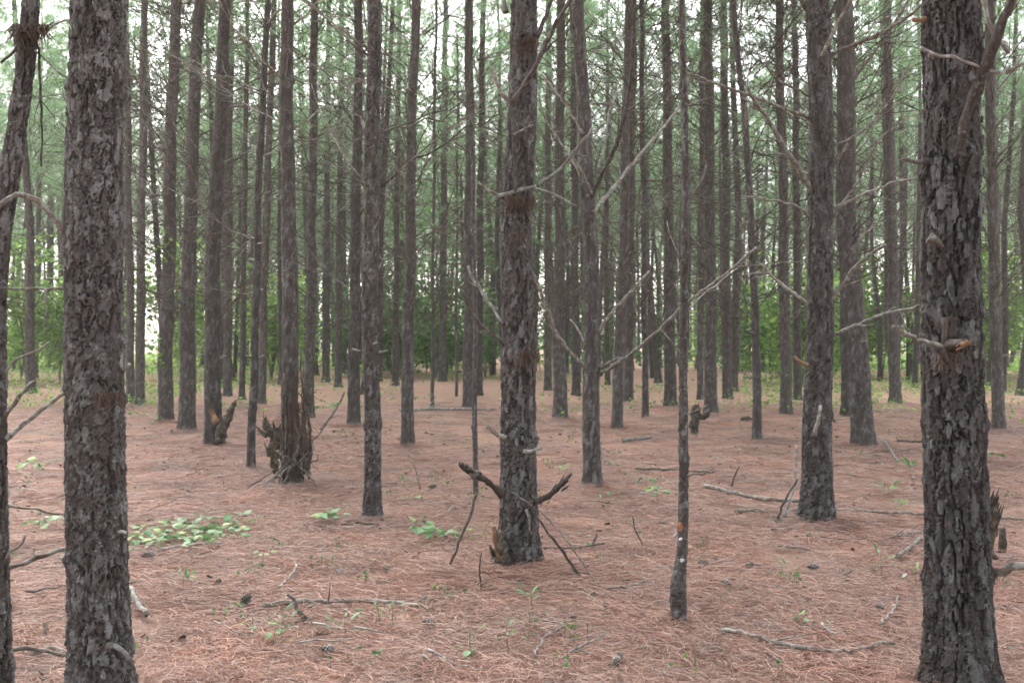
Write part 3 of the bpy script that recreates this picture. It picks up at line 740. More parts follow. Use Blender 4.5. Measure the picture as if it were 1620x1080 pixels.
# pine right of centre
B(T_19, [(938, 336), (960, 310), (990, 272), (1030, 225), (1062, 186), (1090, 150)], 8, 4, M_PALE, dd=0.6, twigs=1)
B(T_19, [(936, 312), (952, 275), (975, 232), (990, 180), (1000, 115), (1003, 40), (1004, -20)], 9, 5, M_DARKB, dd=-0.6, twigs=2)
B(T_19, [(930, 312), (918, 280), (905, 250), (880, 215), (858, 185)], 6, 3, M_DEAD, dd=0.4, twigs=2)
B(T_19, [(922, 212), (905, 180), (880, 145), (856, 118)], 6, 3, M_DEAD, dd=0.3, twigs=2)
B(T_19, [(950, 592), (975, 575), (1005, 555), (1042, 522), (1085, 480), (1140, 440), (1170, 415), (1196, 392)], 6, 5, M_PALE, dd=-1.2)
B(T_19, [(946, 524), (960, 502), (985, 475), (1012, 447), (1027, 428)], 7, 4, M_DEAD, dd=0.3, twigs=1)
B(T_19, [(930, 583), (905, 562), (878, 525), (862, 480), (846, 436)], 8, 6, M_DEAD, dd=-0.5)
B(T_19, [(948, 582), (965, 572), (985, 565)], 7, 4, M_PALE, dd=-0.2)
B(T_19, [(922, 125), (912, 70), (905, 30), (900, -10)], 6, 4, M_DARKB, dd=-0.2)
B(T_19, [(938, 312), (930, 290), (915, 262), (900, 240)], 5, 3, M_PALE, dd=-0.4)
B(T_19, [(945, 270), (958, 230), (962, 180), (978, 140)], 5, 3, M_PALE, dd=0.5, twigs=2)
B(T_19, [(928, 545), (915, 522), (902, 505)], 6, 3, M_DEAD, dd=0.2)
# sturdy pine at right
B(T_29, [(1284, 485), (1262, 468), (1240, 452), (1216, 432), (1203, 416)], 7, 4, M_PALE, dd=-0.3, twigs=1)
B(T_29, [(1216, 432), (1195, 431), (1170, 437)], 4, 3, M_PALE, d0=7.95, name='branch')
B(T_29, [(1284, 300), (1268, 275), (1245, 240), (1222, 200), (1195, 160), (1182, 138)], 12, 6, M_PALE, dd=-0.6, twigs=2, label='thick branch grey with lichen')
B(T_29, [(1280, 186), (1240, 172), (1190, 152), (1130, 132), (1085, 112)], 7, 3, M_DEAD, dd=-0.6, twigs=1)
B(T_29, [(1305, 486), (1325, 458), (1350, 425), (1375, 405), (1402, 386)], 9, 6, M_DEAD, dd=-0.3, twigs=1)
B(T_29, [(1318, 528), (1345, 520), (1372, 506), (1400, 496), (1430, 490), (1462, 484)], 7, 4, M_PALE, dd=-0.4, twigs=2)
B(T_29, [(1315, 86), (1345, 73), (1390, 55), (1430, 32), (1462, 6)], 8, 5, M_DEAD, dd=-0.4, twigs=1)
B(T_29, [(1300, 90), (1312, 62), (1330, 28), (1352, -10)], 8, 5, M_DEAD, d0=8.05, dd=-0.2)
B(T_29, [(1283, 28), (1272, 12), (1262, -12)], 8, 7, M_DARKB)
B(T_29, [(1308, 30), (1320, 10), (1332, -15)], 9, 7, M_DARKB)
B(T_29, [(1316, 234), (1350, 218), (1385, 190), (1412, 155), (1440, 100)], 5, 3, M_PALE, dd=-0.5, twigs=2)
B(T_29, [(1318, 262), (1330, 245), (1340, 228)], 7, 4, M_PALE, dd=-0.2)
B(T_29, [(1316, 345), (1335, 320), (1350, 300), (1360, 285)], 6, 3, M_PALE, dd=-0.4, twigs=2)
B(T_29, [(1282, 345), (1262, 325), (1228, 318), (1172, 310)], 5, 3, M_PALE, dd=-0.3, twigs=1)
B(T_29, [(1284, 155), (1255, 138), (1228, 128), (1212, 102)], 5, 3, M_DEAD, dd=-0.3, twigs=1)
B(T_29, [(1310, 330), (1335, 322), (1372, 305), (1420, 285), (1455, 280)], 6, 3, M_PALE, dd=-0.4, twigs=1)
B(T_29, [(1288, 690), (1294, 662), (1300, 640)], 8, 5, M_DEAD, d0=8.05, name='branch_stub')
B(T_29, [(1278, 578), (1262, 570), (1256, 562)], 7, 4, M_SPLIT, d0=8.1, name='branch_stub', label='orange broken branch stub')
B(T_29, [(1318, 665), (1322, 666)], 6, 4, M_DEAD, name='branch_stub')
# right pine
B(T_R, [(1519, 248), (1525, 205), (1536, 160), (1552, 122), (1568, 85), (1585, 45), (1604, -10)], 19, 15, M_BARK, d0=4.12, dd=-0.25, jag=0.2, sides=12, label='thick dark branch climbing past the trunk')
B(T_R, [(1456, 76), (1475, 86), (1497, 90), (1520, 92), (1540, 103), (1562, 112), (1592, 115)], 6, 7, M_PALE, d0=3.95, dd=0.05, label='crooked pale twig crossing the trunk')
B(T_R, [(1556, -5), (1558, 20), (1566, 45), (1578, 65), (1595, 82)], 9, 7, M_PALE, d0=3.95, dd=0.05)
B(T_R, [(1592, 115), (1608, 105), (1630, 98)], 7, 6, M_DEAD, d0=4.0)
B(T_R, [(1497, 550), (1470, 542), (1445, 536), (1432, 527), (1414, 515)], 10, 7, M_DEAD, d0=4.1, dd=-0.3)
B(T_R, [(1494, 502), (1496, 530), (1497, 572)], 10, 8, M_DARKB, d0=4.08, name='branch_stub', jag=0.15)
B(T_R, [(1504, 548), (1518, 545), (1530, 541)], 17, 11, M_DARKB, d0=4.08, dd=-0.1, name='branch_stub', jag=0.25, sides=9)
B(T_R, [(1523, 544), (1531, 541)], 10, 9, M_SPLIT, d0=3.97, name='split_wood', jag=0.25, label='orange torn end of a stub')
B(T_R, [(1470, 375), (1480, 382), (1490, 390)], 14, 8, M_DEAD, d0=4.15, name='branch_stub', jag=0.2)
B(T_R, [(1468, 258), (1450, 254), (1426, 252)], 7, 6, M_DARKB, name='branch_stub')
B(T_R, [(1555, 910), (1580, 904), (1600, 897), (1640, 893)], 17, 14, M_DEAD, dd=-0.15, jag=0.15, sides=9)
B(T_R, [(1556, 880), (1567, 845), (1568, 815), (1577, 784)], 30, 9, M_ROT, d0=4.3, jag=0.3, name='broken_branch', sides=9, label='rotten snag on the right flank')
B(T_R, [(1466, 30), (1450, 30), (1446, 32)], 8, 6, M_SPLIT, name='branch_stub')
# bowed pine, extra
B(T_30, [(1360, 282), (1375, 250), (1395, 215), (1430, 190), (1464, 174)], 5, 3, M_DEAD, dd=-0.5)
B(T_30, [(1352, 122), (1375, 92), (1405, 55), (1440, -5)], 6, 4, M_DEAD, dd=-0.5, twigs=2)
# sapling twigs and blaze marks
B(T_S, [(1090, 490), (1110, 465), (1140, 445), (1165, 425)], 3, 2, M_PALE, dd=0.2)
B(T_S, [(1078, 560), (1060, 535), (1045, 520)], 3, 2, M_DEAD)
B(T_S, [(1087, 655), (1105, 650), (1118, 640)], 3, 2, M_DEAD)
B(T_S, [(1088, 752), (1110, 745), (1122, 752), (1130, 740)], 4, 2, M_DEAD, dd=-0.1, twigs=2)
B(T_S, [(1078, 410), (1062, 380), (1055, 350)], 3, 2, M_DEAD, twigs=1)
B(T_S, [(1086, 330), (1100, 300), (1120, 260)], 3, 2, M_DEAD, twigs=1)
def patch(T, px, py, w, h, D, mat, label):
    rg = np.random.default_rng(int(px*3+py)); n = 8; a = np.arange(n)*2*PI/n; rr = rg.uniform(0.4, 1.35, n)
    c = P3(px, py, D)-np.array([T['bx'], T['D'], T['bz']])
    V = np.array([[c[0]+w/2*rr[i]*math.cos(a[i])/F*D, c[1]+0.004*math.cos(a[i])**2, c[2]+h/2*rr[i]*math.sin(a[i])/F*D] for i in range(n)])
    V2 = V+np.array([0, 0.02, 0]); Q = [[i, (i+1) % n, n+(i+1) % n, n+i] for i in range(n)]
    V = np.vstack([V, V2, c-np.array([0, 0.002, 0])]); Tt = [[2*n, (i+1) % n, i] for i in range(n)]
    o = obj('blaze_mark', mesh_np('blaze_mark', V, Q, Tt, [mat], False), T['root']); o['label'] = label
kk = NT('white_resin'); kk.b.inputs['Base Color'].default_value = (0.48, 0.47, 0.44, 1); M_WHITE = kk.m
kk = NT('orange_blaze'); kk.b.inputs['Base Color'].default_value = (0.33, 0.11, 0.05, 1); M_ORANGE = kk.m
DS = T_S['D']
patch(T_S, 1077, 832, 6, 18, DS-0.046, M_ORANGE, 'orange scraped scar'); patch(T_S, 1077, 853, 6, 4, DS-0.048, M_WHITE, 'white dab under the scar')
patch(T_S, 1080, 886, 6, 6, DS-0.048, M_WHITE, 'white dab low on the stem')

# straw caught in whorls of the centre pine
def straw_tuft(T, px, py, D, w, h, n, seed):
    rg = np.random.default_rng(seed); mb = MB(); base = np.array([T['bx'], T['D'], T['bz']])
    for i in range(n):
        p = P3(px+rg.uniform(-w/2, w/2), py+rg.uniform(-3, 3), D+rg.uniform(-0.03, 0.04))-base
        l = h/F*D*rg.uniform(0.5, 1.2); d = np.array([rg.normal(0, 0.35), rg.normal(-0.1, 0.2), -1.0])
        P = np.stack([p, p+d*l*0.5+rg.normal(0, 0.01, 3), p+d*l+rg.normal(0, 0.02, 3)])
        mb.tube(P, [0.0022, 0.002, 0.001], 3, rng=rg, cap=False)
    tag(obj('caught_straw', mb.mesh('caught_straw', M_DNEEDLE), T['root']), kind='stuff')
straw_tuft(T_C, 822, 312, 6.44, 48, 20, 150, 1); straw_tuft(T_C, 832, 60, 6.5, 34, 22, 90, 2)
straw_tuft(T_C, 834, 555, 6.42, 30, 26, 90, 3); straw_tuft(T_C, 818, 368, 6.42, 20, 12, 50, 4)
straw_tuft(T_L, 170, 622, 3.87, 50, 26, 70, 5); straw_tuft(T_E, 50, 40, 4.1, 60, 30, 120, 6); straw_tuft(T_R, 1500, 560, 4.1, 40, 24, 50, 7)
straw_tuft(T_8, 462, 640, 10.1, 30, 90, 50, 8)

# ------------------------------------------------------------------ far rows of pines
rg = np.random.default_rng(5)
def ok(x, y, md): return all((x-a)**2+(y-b)**2 > md*md for a, b in TREES)
LAND = [(150, 'the flaky left pine'), (262, 'the pine with a vine sprig'), (338, 'the split-foot pine'), (460, 'the brush-heap pine'), (589, 'the slender grey pine'), (648, 'the slim leaning pine'),
        (742, 'the pine with needle sprays'), (818, 'the centre pine'), (936, 'the pine with rising branches'), (1083, 'the scarred sapling'), (1195, 'the thin leaning pine'), (1295, 'the sturdy branched pine'), (1355, 'the bowed pine'), (1512, 'the thickest dark pine')]
ORD = 'first second third fourth fifth sixth seventh eighth ninth tenth eleventh twelfth thirteenth fourteenth fifteenth sixteenth seventeenth eighteenth nineteenth twentieth'.split()
ORD += ['twenty-'+o for o in ORD[:9]]+['thirtieth']+['thirty-'+o for o in ORD[:9]]+['fortieth']
def gap_labels(roots, lead):
    """labels that place far things in the gap between two nearer pines, counted from the left"""
    gaps = {}
    for o in roots:
        px = 810+o.location.x/o.location.y*F; g = sum(px > l[0] for l in LAND); gaps.setdefault(g, []).append((px, o))
    for g, L in gaps.items():
        L.sort(key=lambda q: q[0])
        where = 'left of '+LAND[0][1] if g == 0 else ('right of '+LAND[-1][1] if g == len(LAND) else 'between '+LAND[g-1][1].replace('the ', '', 1)+' and '+LAND[g][1].replace('the ', '', 1))
        for i, (px, o) in enumerate(L):
            o['label'] = (lead+', '+('only one' if len(L) == 1 else ORD[i]+' from left')+' '+where)
def far_pine(x, y, group, dead=True):
    root = thing('pine_tree', 'far pine', 'pine tree', (x, y, gzf(x, y)), (0, 0, rg.uniform(0, 6.28)), group)
    i = rg.integers(8); s = rg.uniform(0.55, 1.15); me, off = FT[i]
    obj('trunk', me, root, (0, 0, 0), (rg.normal(0, 0.03), rg.normal(0, 0.03), 0), (s, s, rg.uniform(0.92, 1.06)))
    obj('crown', CROWN[rg.integers(5)] if y < 48 else CROWN_R[rg.integers(4)], root, (off[0], off[1], rg.uniform(5.4, 8.0)), (0, 0, rg.uniform(0, 6.28)))
    if dead: tag(obj('dead_branches', DSET[rg.integers(6)] if y < 40 else DSET_R[rg.integers(5)], root, (0, 0, rg.uniform(-0.4, 0.4)), (0, 0, rg.uniform(0, 6.28))), kind='stuff')
    TREES.append((x, y)); return root
cnt = 0; tries = 0; FAR = []
while cnt < 74 and tries < 6000:
    tries += 1; y = rg.uniform(27, 48); x = rg.uniform(-0.56*y, 0.56*y)
    if -0.385*y < x < -0.362*y or (x < -0.43*y and rg.random() < 0.4): continue
    if ok(x, y, 2.1): FAR.append(far_pine(x, y, 'pines of the far rows')); cnt += 1
gap_labels(FAR, 'far-row pine')
cnt = 0; tries = 0; FAR = []
while cnt < 186 and tries < 8000:
    tries += 1; y = rg.uniform(48, 88); x = rg.uniform(-0.55*y, 0.55*y)
    if -0.383*y < x < -0.365*y: continue
    if (x < -0.30*y and y > 70+rg.uniform(0, 8)) or (x > 0.22*y and y > 68+rg.uniform(0, 12)): continue
    if ok(x, y, 2.3): FAR.append(far_pine(x, y, 'pines of the rearmost rows')); cnt += 1
gap_labels(FAR, 'hazy rear-row pine')
# the plantation goes on behind and beside the viewpoint and shades it
cnt = 0; tries = 0
while cnt < 26 and tries < 4000:
    tries += 1; y = rg.uniform(-20, 9); x = rg.uniform(-19, 19)
    if x*x+y*y < 9 or (y > 0 and abs(x) < 0.56*y+1.3): continue
    if ok(x, y, 3.2):
        far_pine(x, y, 'pines around the viewpoint', False)['label'] = 'pine standing beside or behind the viewpoint, outside the photo'; cnt += 1

# ------------------------------------------------------------------ broadleaf understory
def leaf_quads(rg, C, size, n=None):
    m = len(C)
    a = rg.normal(0, 1, (m, 3)); a[:, 2] *= 0.5; a /= np.linalg.norm(a, axis=1, keepdims=True)
    b = np.cross(a, rg.normal(0, 1, (m, 3))); b /= np.linalg.norm(b, axis=1, keepdims=True)
    l = size*rg.uniform(0.6, 1.2, (m, 1))
    return np.stack([C-a*l*0.5, C+b*l*0.3, C+a*l*0.5, C-b*l*0.3], 1).reshape(-1, 3)
def shrub_mesh(seed, h, r, n, size, mat):
    rg = np.random.default_rng(seed); mb = MB(); st = MB(); CC = []
    for s in range(6):
        az = rg.uniform(0, 6.28); sp = rg.uniform(0.1, 0.8)*r; hh = h*rg.uniform(0.55, 1.0)
        t = np.linspace(0, 1, 6)
        P = np.stack([sp*t**1.3*math.cos(az), sp*t**1.3*math.sin(az), hh*t], 1)+rg.normal(0, 0.04, (6, 3))*t[:, None]
        st.tube(P, 0.02*(1-0.8*t), 4, rng=rg, cap=False)
        for q in range(9):
            c = P[rg.integers(2, 6)]+rg.normal(0, 1, 3)*np.array([0.3, 0.3, 0.22])*r
            k = n//54; CC.append(c+rg.normal(0, 1, (k, 3))*np.array([0.24, 0.24, 0.13])*r*rg.uniform(0.5, 1.1))
    C = np.concatenate(CC); C = C[C[:, 2] > 0.05]
    V = leaf_quads(rg, C, size); mb.add(V, np.arange(len(V)).reshape(-1, 4))
    return mb.mesh('foliage', mat, False), st.mesh('stem', M_DEAD)
SHR = [shrub_mesh(1000+i, 2.6+0.6*(i % 3), 1.1+0.2*(i % 2), 2000, 0.14, M_LEAF if i < 4 else M_LEAFD) for i in range(6)]
def shrub(x, y, i, s, label, group):
    root = thing('understory_shrub', label, 'shrub', (x, y, gzf(x, y)), (0, 0, rg.uniform(0, 6.28)), group)
    root.scale = (s, s, s*rg.uniform(0.8, 1.15))
    obj('foliage', SHR[i][0], root); obj('stem', SHR[i][1], root); return root
for (n, x0, x1, y0, y1, kinds, lead, grp) in [
    (28, -36, -10, 34, 60, (0, 1, 2, 3), 'bright green shrub', 'shrubs at the left'),
    (26, 10, 36, 33, 58, (0, 1, 2, 3, 4), 'leafy green shrub', 'shrubs at the right'),
    (14, -8, -1, 40, 50, (4, 5, 1), 'dark green bush', 'bushes left of centre'),
    (13, -12, 14, 46, 62, (1, 3, 4, 5), 'dull green bush', 'bushes behind the middle trunks')]:
    L = []
    for q in range(n):
        y = rg.uniform(y0, y1); x = rg.uniform(x0, x1)*y/48
        if -0.405*y < x < -0.36*y: x -= 0.06*y
        L.append(shrub(x, y, kinds[rg.integers(len(kinds))], rg.uniform(0.8, 1.9), lead, grp))
    gap_labels(L, lead)

# pines beyond the rearmost rows and the wood that closes the view
mb = MB(); P0 = []
for q in range(280):
    for k in range(20):
        y = rg.uniform(84, 128); x = rg.uniform(-0.6*y, 0.6*y)
        if rg.random() < (1 if -0.33*y < x < 0.28*y else 0.25) and not -0.385*y < x < -0.36*y: break
    if all((x-a)**2+(y-b)**2 > 3 for a, b in P0):
        P0.append((x, y)); r = rg.uniform(0.08, 0.14)
        mb.tube(np.array([[x, y, -0.1], [x+rg.normal(0, 0.1), y, 6], [x+rg.normal(0, 0.3), y, 12], [x+rg.normal(0, 0.4), y, 16]]), [r*1.1, r*0.9, r*0.6, 0.03], 6, 0, rng=rg, cap=False)
        C = []
        for t in range(26):
            zz = rg.uniform(6, 17); rr = 2.4*(1-(zz-6)/11.5)**0.7; a = rg.uniform(0, 6.28)
            C.append(np.array([x+rr*rg.random()**0.5*math.cos(a), y+rr*rg.random()**0.5*math.sin(a), zz])+rg.normal(0, 1, (16, 3))*0.3)
        V = leaf_quads(rg, np.concatenate(C), 0.26); mb.add(V, np.arange(len(V)).reshape(-1, 4), (), 1)
tag(obj('far_pines', mb.mesh('far_pines', [M_BARKF, M_NEEDLE], False)), 'dense mass of pines beyond the rearmost rows', None, None, 'stuff')
for (nm, mat, lab, n, xr, yr, zt, sz) in [
        ('far_undergrowth', M_LEAFD, 'dull green undergrowth behind the middle rows of trunks', 200, (-0.28, 0.2), (66, 100), 2.6, 0.28),
        ('far_woods', M_LEAF, 'bright leafy woods beyond the edge of the plantation at both sides', 1150, (-0.66, 0.66), (68, 118), 17.0, 0.34)]:
    mb = MB(); C = []
    for q in range(n):
        y = rg.uniform(*yr); x = rg.uniform(*xr)*y
        if -0.385*y < x < -0.36*y or (nm == 'far_woods' and -0.25*y < x < 0.16*y): continue
        z = rg.uniform(0.1, 1)**1.2*zt*(0.35+0.65*(y-yr[0])/(yr[1]-yr[0]))*(0.6+0.8*vnoise(np.array([x*0.12]), np.array([y*0.1]), 8)[0])
        C.append(np.array([x, y, z])+rg.normal(0, 1, (48, 3))*np.array([1.3, 1.0, 0.7]))
    C = np.concatenate(C); C = C[C[:, 2] > 0.1]
    V = leaf_quads(rg, C, sz); mb.add(V, np.arange(len(V)).reshape(-1, 4))
    tag(obj(nm, mb.mesh(nm, mat, False)), lab, None, None, 'stuff')

# ground cover on the far floor
C = []
for q in range(900):
    y = rg.uniform(20, 52) if q < 420 else rg.uniform(50, 112); sgn = -1 if rg.random() < 0.5 else 1
    x = sgn*rg.uniform(0.24, 0.58)*y if rg.random() < 0.84 else rg.uniform(-0.3, 0.3)*y
    if y < 27 and rg.random() < 0.5: continue
    k = 60; wd = 0.6 if q < 420 else 1.6; p = np.stack([x+rg.normal(0, wd, k), y+rg.normal(0, wd*1.3, k)], 1)
    C.append(np.stack([p[:, 0], p[:, 1], gz(p[:, 0], p[:, 1])+rg.uniform(0.02, 0.22, k)], 1))
C = np.concatenate(C); V = leaf_quads(rg, C, np.where(C[:, 1:2] > 50, 0.24, 0.09)); mb = MB(); mb.add(V, np.arange(len(V)).reshape(-1, 4))
tag(obj('ground_cover', mb.mesh('ground_cover', M_LEAF, False)), 'low green ground cover spreading at the far edges of the floor', None, None, 'stuff')

# ------------------------------------------------------------------ green pine sprays hanging low
def spray(T, px, py, D, n, seed, r=0.5):
    rg2 = np.random.default_rng(seed); base = np.array([T['bx'], T['D'], T['bz']]); c = P3(px, py, D)-base
    mb = MB(); NV = []
    for q in range(n):
        p = c+rg2.normal(0, 1, 3)*np.array([r, r, r*0.55]); d = rg2.normal(0, 1, 3); d[2] = abs(d[2])*0.4; d /= np.linalg.norm(d)
        mb.tube(np.stack([p-d*0.3, p]), [0.004, 0.003], 3, 0, rng=rg2, cap=False); NV.append(tuft_np(rg2, p, d, 30, 0.17, 0.005))
    N = np.concatenate(NV); mb.add(N, (), np.arange(len(N)).reshape(-1, 3), 1)
    obj('needle_spray', mb.mesh('needle_spray', [M_DEAD, M_NEEDLE], False), T['root'])
spray(T_13, 735, 210, T_13['D']-1.0, 40, 1, 0.45); spray(T_13, 690, 235, T_13['D']-0.4, 30, 2, 0.4); spray(T_13, 700, 330, T_13['D']-0.4, 26, 3, 0.4)
spray(T_13, 712, 440, T_13['D']+3, 26, 4, 0.5); spray(T_9, 530, 200, T_9['D']+1, 30, 5, 0.5)

# ------------------------------------------------------------------ fallen straw (stuff)
def clump(seed, n=360, rad=0.22):
    rg2 = np.random.default_rng(seed)
    c = rg2.normal(0, 1, (n, 2))*rad*0.6; a = rg2.uniform(0, 2*PI, n); l = rg2.uniform(0.05, 0.14, n); cv = rg2.normal(0, 0.35, n)
    z0 = np.abs(rg2.normal(0, 0.013, n))+0.002; tilt = rg2.normal(0, 0.12, n); w = rg2.uniform(0.0005, 0.0009, n)
    V = []; Q = []
    for s in (-1, 0, 1):
        ang = a+cv*s; x = c[:, 0]+np.cos(ang)*l/2*s; y = c[:, 1]+np.sin(ang)*l/2*s; z = z0+tilt*l/2*s*0.7+0.004*(s == 0)
        px_, py_ = -np.sin(ang)*w, np.cos(ang)*w
        V += [np.stack([x-px_, y-py_, z], 1), np.stack([x+px_, y+py_, z+0.0008], 1)]
    V = np.concatenate(V); k = np.arange(n)
    for s in range(2):
        b = s*2*n; Q.append(np.stack([b+k, b+2*n+k, b+3*n+k, b+n+k], 1))
    return bpy.data.objects.new('straw_clump', mesh_np('straw_clump', V, np.concatenate(Q), None, [M_STRAW], False))
ccol = bpy.data.collections.new('straw_clumps')
for i in range(8): ccol.objects.link(clump(1200+i))
pts = []
for (y0, y1, dens) in ((1.6, 6, 30), (6, 9, 26), (9, 14, 20), (14, 24, 9)):
    A = 1.16*(y1*y1-y0*y0)/2+2.6*(y1-y0)
    n = int(A*dens); y = np.sqrt(rg.uniform(y0*y0, y1*y1, n)); x = rg.uniform(-1, 1, n)*(0.58*y+1.3)
    pts.append(np.stack([x, y, gz(x, y)-0.002], 1))
# heaped straw round the feet of pines
for (tx, ty, r, n) in [(T_C['bx'], T_C['D'], 0.42, 60), (T_29['bx'], T_29['D'], 0.4, 30), (T_L['bx'], T_L['D'], 0.4, 30), (T_R['bx'], T_R['D'], 0.42, 40), (T_8['bx'], T_8['D'], 0.8, 60), (T_S['bx'], T_S['D']+0.1, 0.25, 6)]+[(q['bx'], q['D'], 0.3, 14) for q in (T_589, T_19, T_7, T_6, T_5, T_4, T_11, T_9, T_30, T_26, T_33, T_17, T_20, T_13)]:
    a = rg.uniform(0, 6.28, n); d = r*rg.uniform(0.4, 1.3, n); x = tx+d*np.cos(a); y = ty+d*np.sin(a)
    pts.append(np.stack([x, y, gz(x, y)+rg.uniform(0, 0.045, n)*np.clip(1.4-d/r, 0.1, 1)-0.005], 1))
pts = np.concatenate(pts)
pm = bpy.data.meshes.new('pine_straw'); pm.vertices.add(len(pts)); pm.vertices.foreach_set('co', pts.astype(np.float32).ravel()); pm.update()
po = obj('pine_straw', pm); tag(po, 'loose reddish pine needles strewn over the forest floor', None, None, 'stuff')
ng = bpy.data.node_groups.new('scatter_straw', 'GeometryNodeTree')
ng.interface.new_socket('Geometry', in_out='INPUT', socket_type='NodeSocketGeometry'); ng.interface.new_socket('Geometry', in_out='OUTPUT', socket_type='NodeSocketGeometry')
N = ng.nodes; gi = N.new('NodeGroupInput'); go = N.new('NodeGroupOutput'); ip = N.new('GeometryNodeInstanceOnPoints'); ci = N.new('GeometryNodeCollectionInfo')
ci.inputs['Collection'].default_value = ccol; ci.inputs['Separate Children'].default_value = True; ci.inputs['Reset Children'].default_value = True
ip.inputs['Pick Instance'].default_value = True
rv = N.new('FunctionNodeRandomValue'); rv.data_type = 'FLOAT_VECTOR'; rv.inputs[0].default_value = (-0.12, -0.12, 0); rv.inputs[1].default_value = (0.12, 0.12, 6.283)
rs_ = N.new('FunctionNodeRandomValue'); rs_.data_type = 'FLOAT'; rs_.inputs[2].default_value = 0.8; rs_.inputs[3].default_value = 1.25
ng.links.new(gi.outputs[0], ip.inputs['Points']); ng.links.new(ci.outputs[0], ip.inputs['Instance']); ng.links.new(rv.outputs[0], ip.inputs['Rotation']); ng.links.new(rs_.outputs[1], ip.inputs['Scale'])
ng.links.new(ip.outputs[0], go.inputs[0])
md = po.modifiers.new('scatter', 'NODES'); md.node_group = ng

# ------------------------------------------------------------------ sticks on the floor
def stick(pts, w0, w1, label, mat=M_DEAD, lift=0.045, twigs=0, jag=0.12, name='fallen_stick', ups=None, sides=7, cat='stick', group='sticks lying on the straw'):
    rg2 = np.random.default_rng(int(pts[0][0])*13+int(pts[0][1]))
    P = np.array([G(px, py, lift) for px, py in pts]); D = P[:, 1].mean()
    if ups is not None: P[:, 2] += np.array(ups)
    P = resample(P, 0.04, rg2, 0.004); R = np.linspace(w0, w1, len(P))/2/F*D*(1+0.15*rg2.uniform(-1, 1, len(P)))
    c = P[0].copy(); mb = MB(); mb.tube(P-c, R, sides, jag=jag, rng=rg2); L = np.linalg.norm(P[-1]-P[0])
    for q in range(twigs):
        i = int(rg2.uniform(0.2, 0.9)*(len(P)-2)); d = P[i+1]-P[i]; d = d/np.linalg.norm(d)+rg2.normal(0, 0.6, 3); d[2] = abs(d[2])*0.5; d /= np.linalg.norm(d)
        t = np.linspace(0, 1, 4)[:, None]; mb.tube(P[i]-c+d*t*L*rg2.uniform(0.12, 0.3), R[i]*0.5*(1-0.6*t[:, 0]), 4, rng=rg2, cap=False)
    o = obj(name, mb.mesh(name, mat), None, c); return tag(o, label, cat, group)
stick([(415, 970), (470, 963), (540, 962), (600, 959), (640, 965), (685, 977)], 9, 4, 'long knobby stick lying left of the centre pine in front', M_DEAD, twigs=1)
D0 = gdist(985)
def upstick(pts, D, w0, w1, label, mat=M_DEAD, name='leaning_stick', dd=0.0, cat='stick', twigs=0, group='sticks propped upright'):
    T = dict(D=D, bx=(pts[0][0]-810)/F*D, bz=0.0, root=None)
    o = px_branch(T, pts, w0, w1, mat, dd=dd, name=name, twigs=twigs); o.location = (T['bx'], D, 0); return tag(o, label, cat, group)
upstick([(484, 984), (478, 966), (468, 952), (456, 940)], D0, 8, 6, 'short broken stick poking up across the long knobby stick', dd=-0.05)
upstick([(484, 978), (500, 985), (512, 990)], D0, 10, 5, 'stubby fork end beside the long knobby stick')
stick([(205, 945), (218, 962), (232, 982)], 10, 8, 'pale short stick leaning away from the foot of the flaky left pine', M_PALE)
stick([(1140, 1008), (1175, 1017), (1215, 1027), (1260, 1040), (1320, 1046), (1370, 1038), (1415, 1030)], 8, 6, 'long curved branch lying in front between sapling and right pine', M_DEAD, twigs=2)
stick([(1113, 787), (1150, 792), (1200, 798), (1264, 803)], 7, 6, 'straight weathered pole lying against the foot of the sturdy branched pine', M_DEAD, ups=[0.06, 0.05, 0.03, 0.02])
stick([(1163, 818), (1185, 813), (1215, 815), (1264, 812)], 6, 5, 'thin bent stick just in front of the straight weathered pole', M_DEAD)
stick([(860, 876), (905, 873), (955, 869)], 4, 4, 'thin dark stick right of the foot of the centre pine', M_DARKB)
stick([(632, 652), (690, 650), (780, 651)], 6, 4, 'pale fallen branch lying far off left of the centre pine', M_PALE, twigs=4, lift=0.05)
stick([(985, 700), (1005, 699), (1030, 696)], 7, 6, 'short pale log beyond the pine with long rising branches', M_PALE, lift=0.04)
stick([(1005, 749), (1060, 752), (1090, 750), (1130, 755)], 4, 3, 'dark thin stick lying behind the scarred sapling', M_DARKB)
stick([(1322, 812), (1400, 815), (1465, 820), (1540, 824), (1620, 827)], 5, 4, 'long straight stick running behind the thickest dark pine', M_DEAD)
stick([(1409, 855), (1435, 848), (1464, 845)], 5, 5, 'forked stick by the left foot of the thickest dark pine', M_DEAD, twigs=1)
stick([(1420, 888), (1440, 872), (1464, 856)], 7, 5, 'slanting stick in front of the forked stick by the right pine', M_DEAD)
stick([(250, 879), (290, 873), (350, 870)], 4, 3, 'thin stick in front of the leafy patch behind the left pine', M_PALE)
stick([(440, 940), (455, 928), (470, 908)], 4, 3, 'short pale twig behind the long knobby stick', M_PALE)
stick([(960, 941), (990, 938), (1025, 932)], 4, 3, 'thin twig between the centre pine and the scarred sapling', M_DEAD, twigs=1)
stick([(1393, 1003), (1410, 985), (1422, 950)], 4, 3, 'whitish twig in front of the right pine, left of its foot', M_PALE)
stick([(846, 1056), (852, 1035), (868, 1018), (895, 998)], 4, 3, 'bent twig in the front middle, left one of a pair', M_PALE)
stick([(898, 1047), (925, 1030), (955, 1016)], 4, 3, 'bent twig in the front middle, right one of a pair', M_PALE)
stick([(676, 1044), (700, 1055), (722, 1066)], 4, 3, 'small pale twig in front, below the middle cone', M_PALE)
stick([(1395, 698), (1408, 715), (1420, 735)], 5, 3, 'pale curved stick leaning off the bowed broad pine', M_PALE, twigs=1)
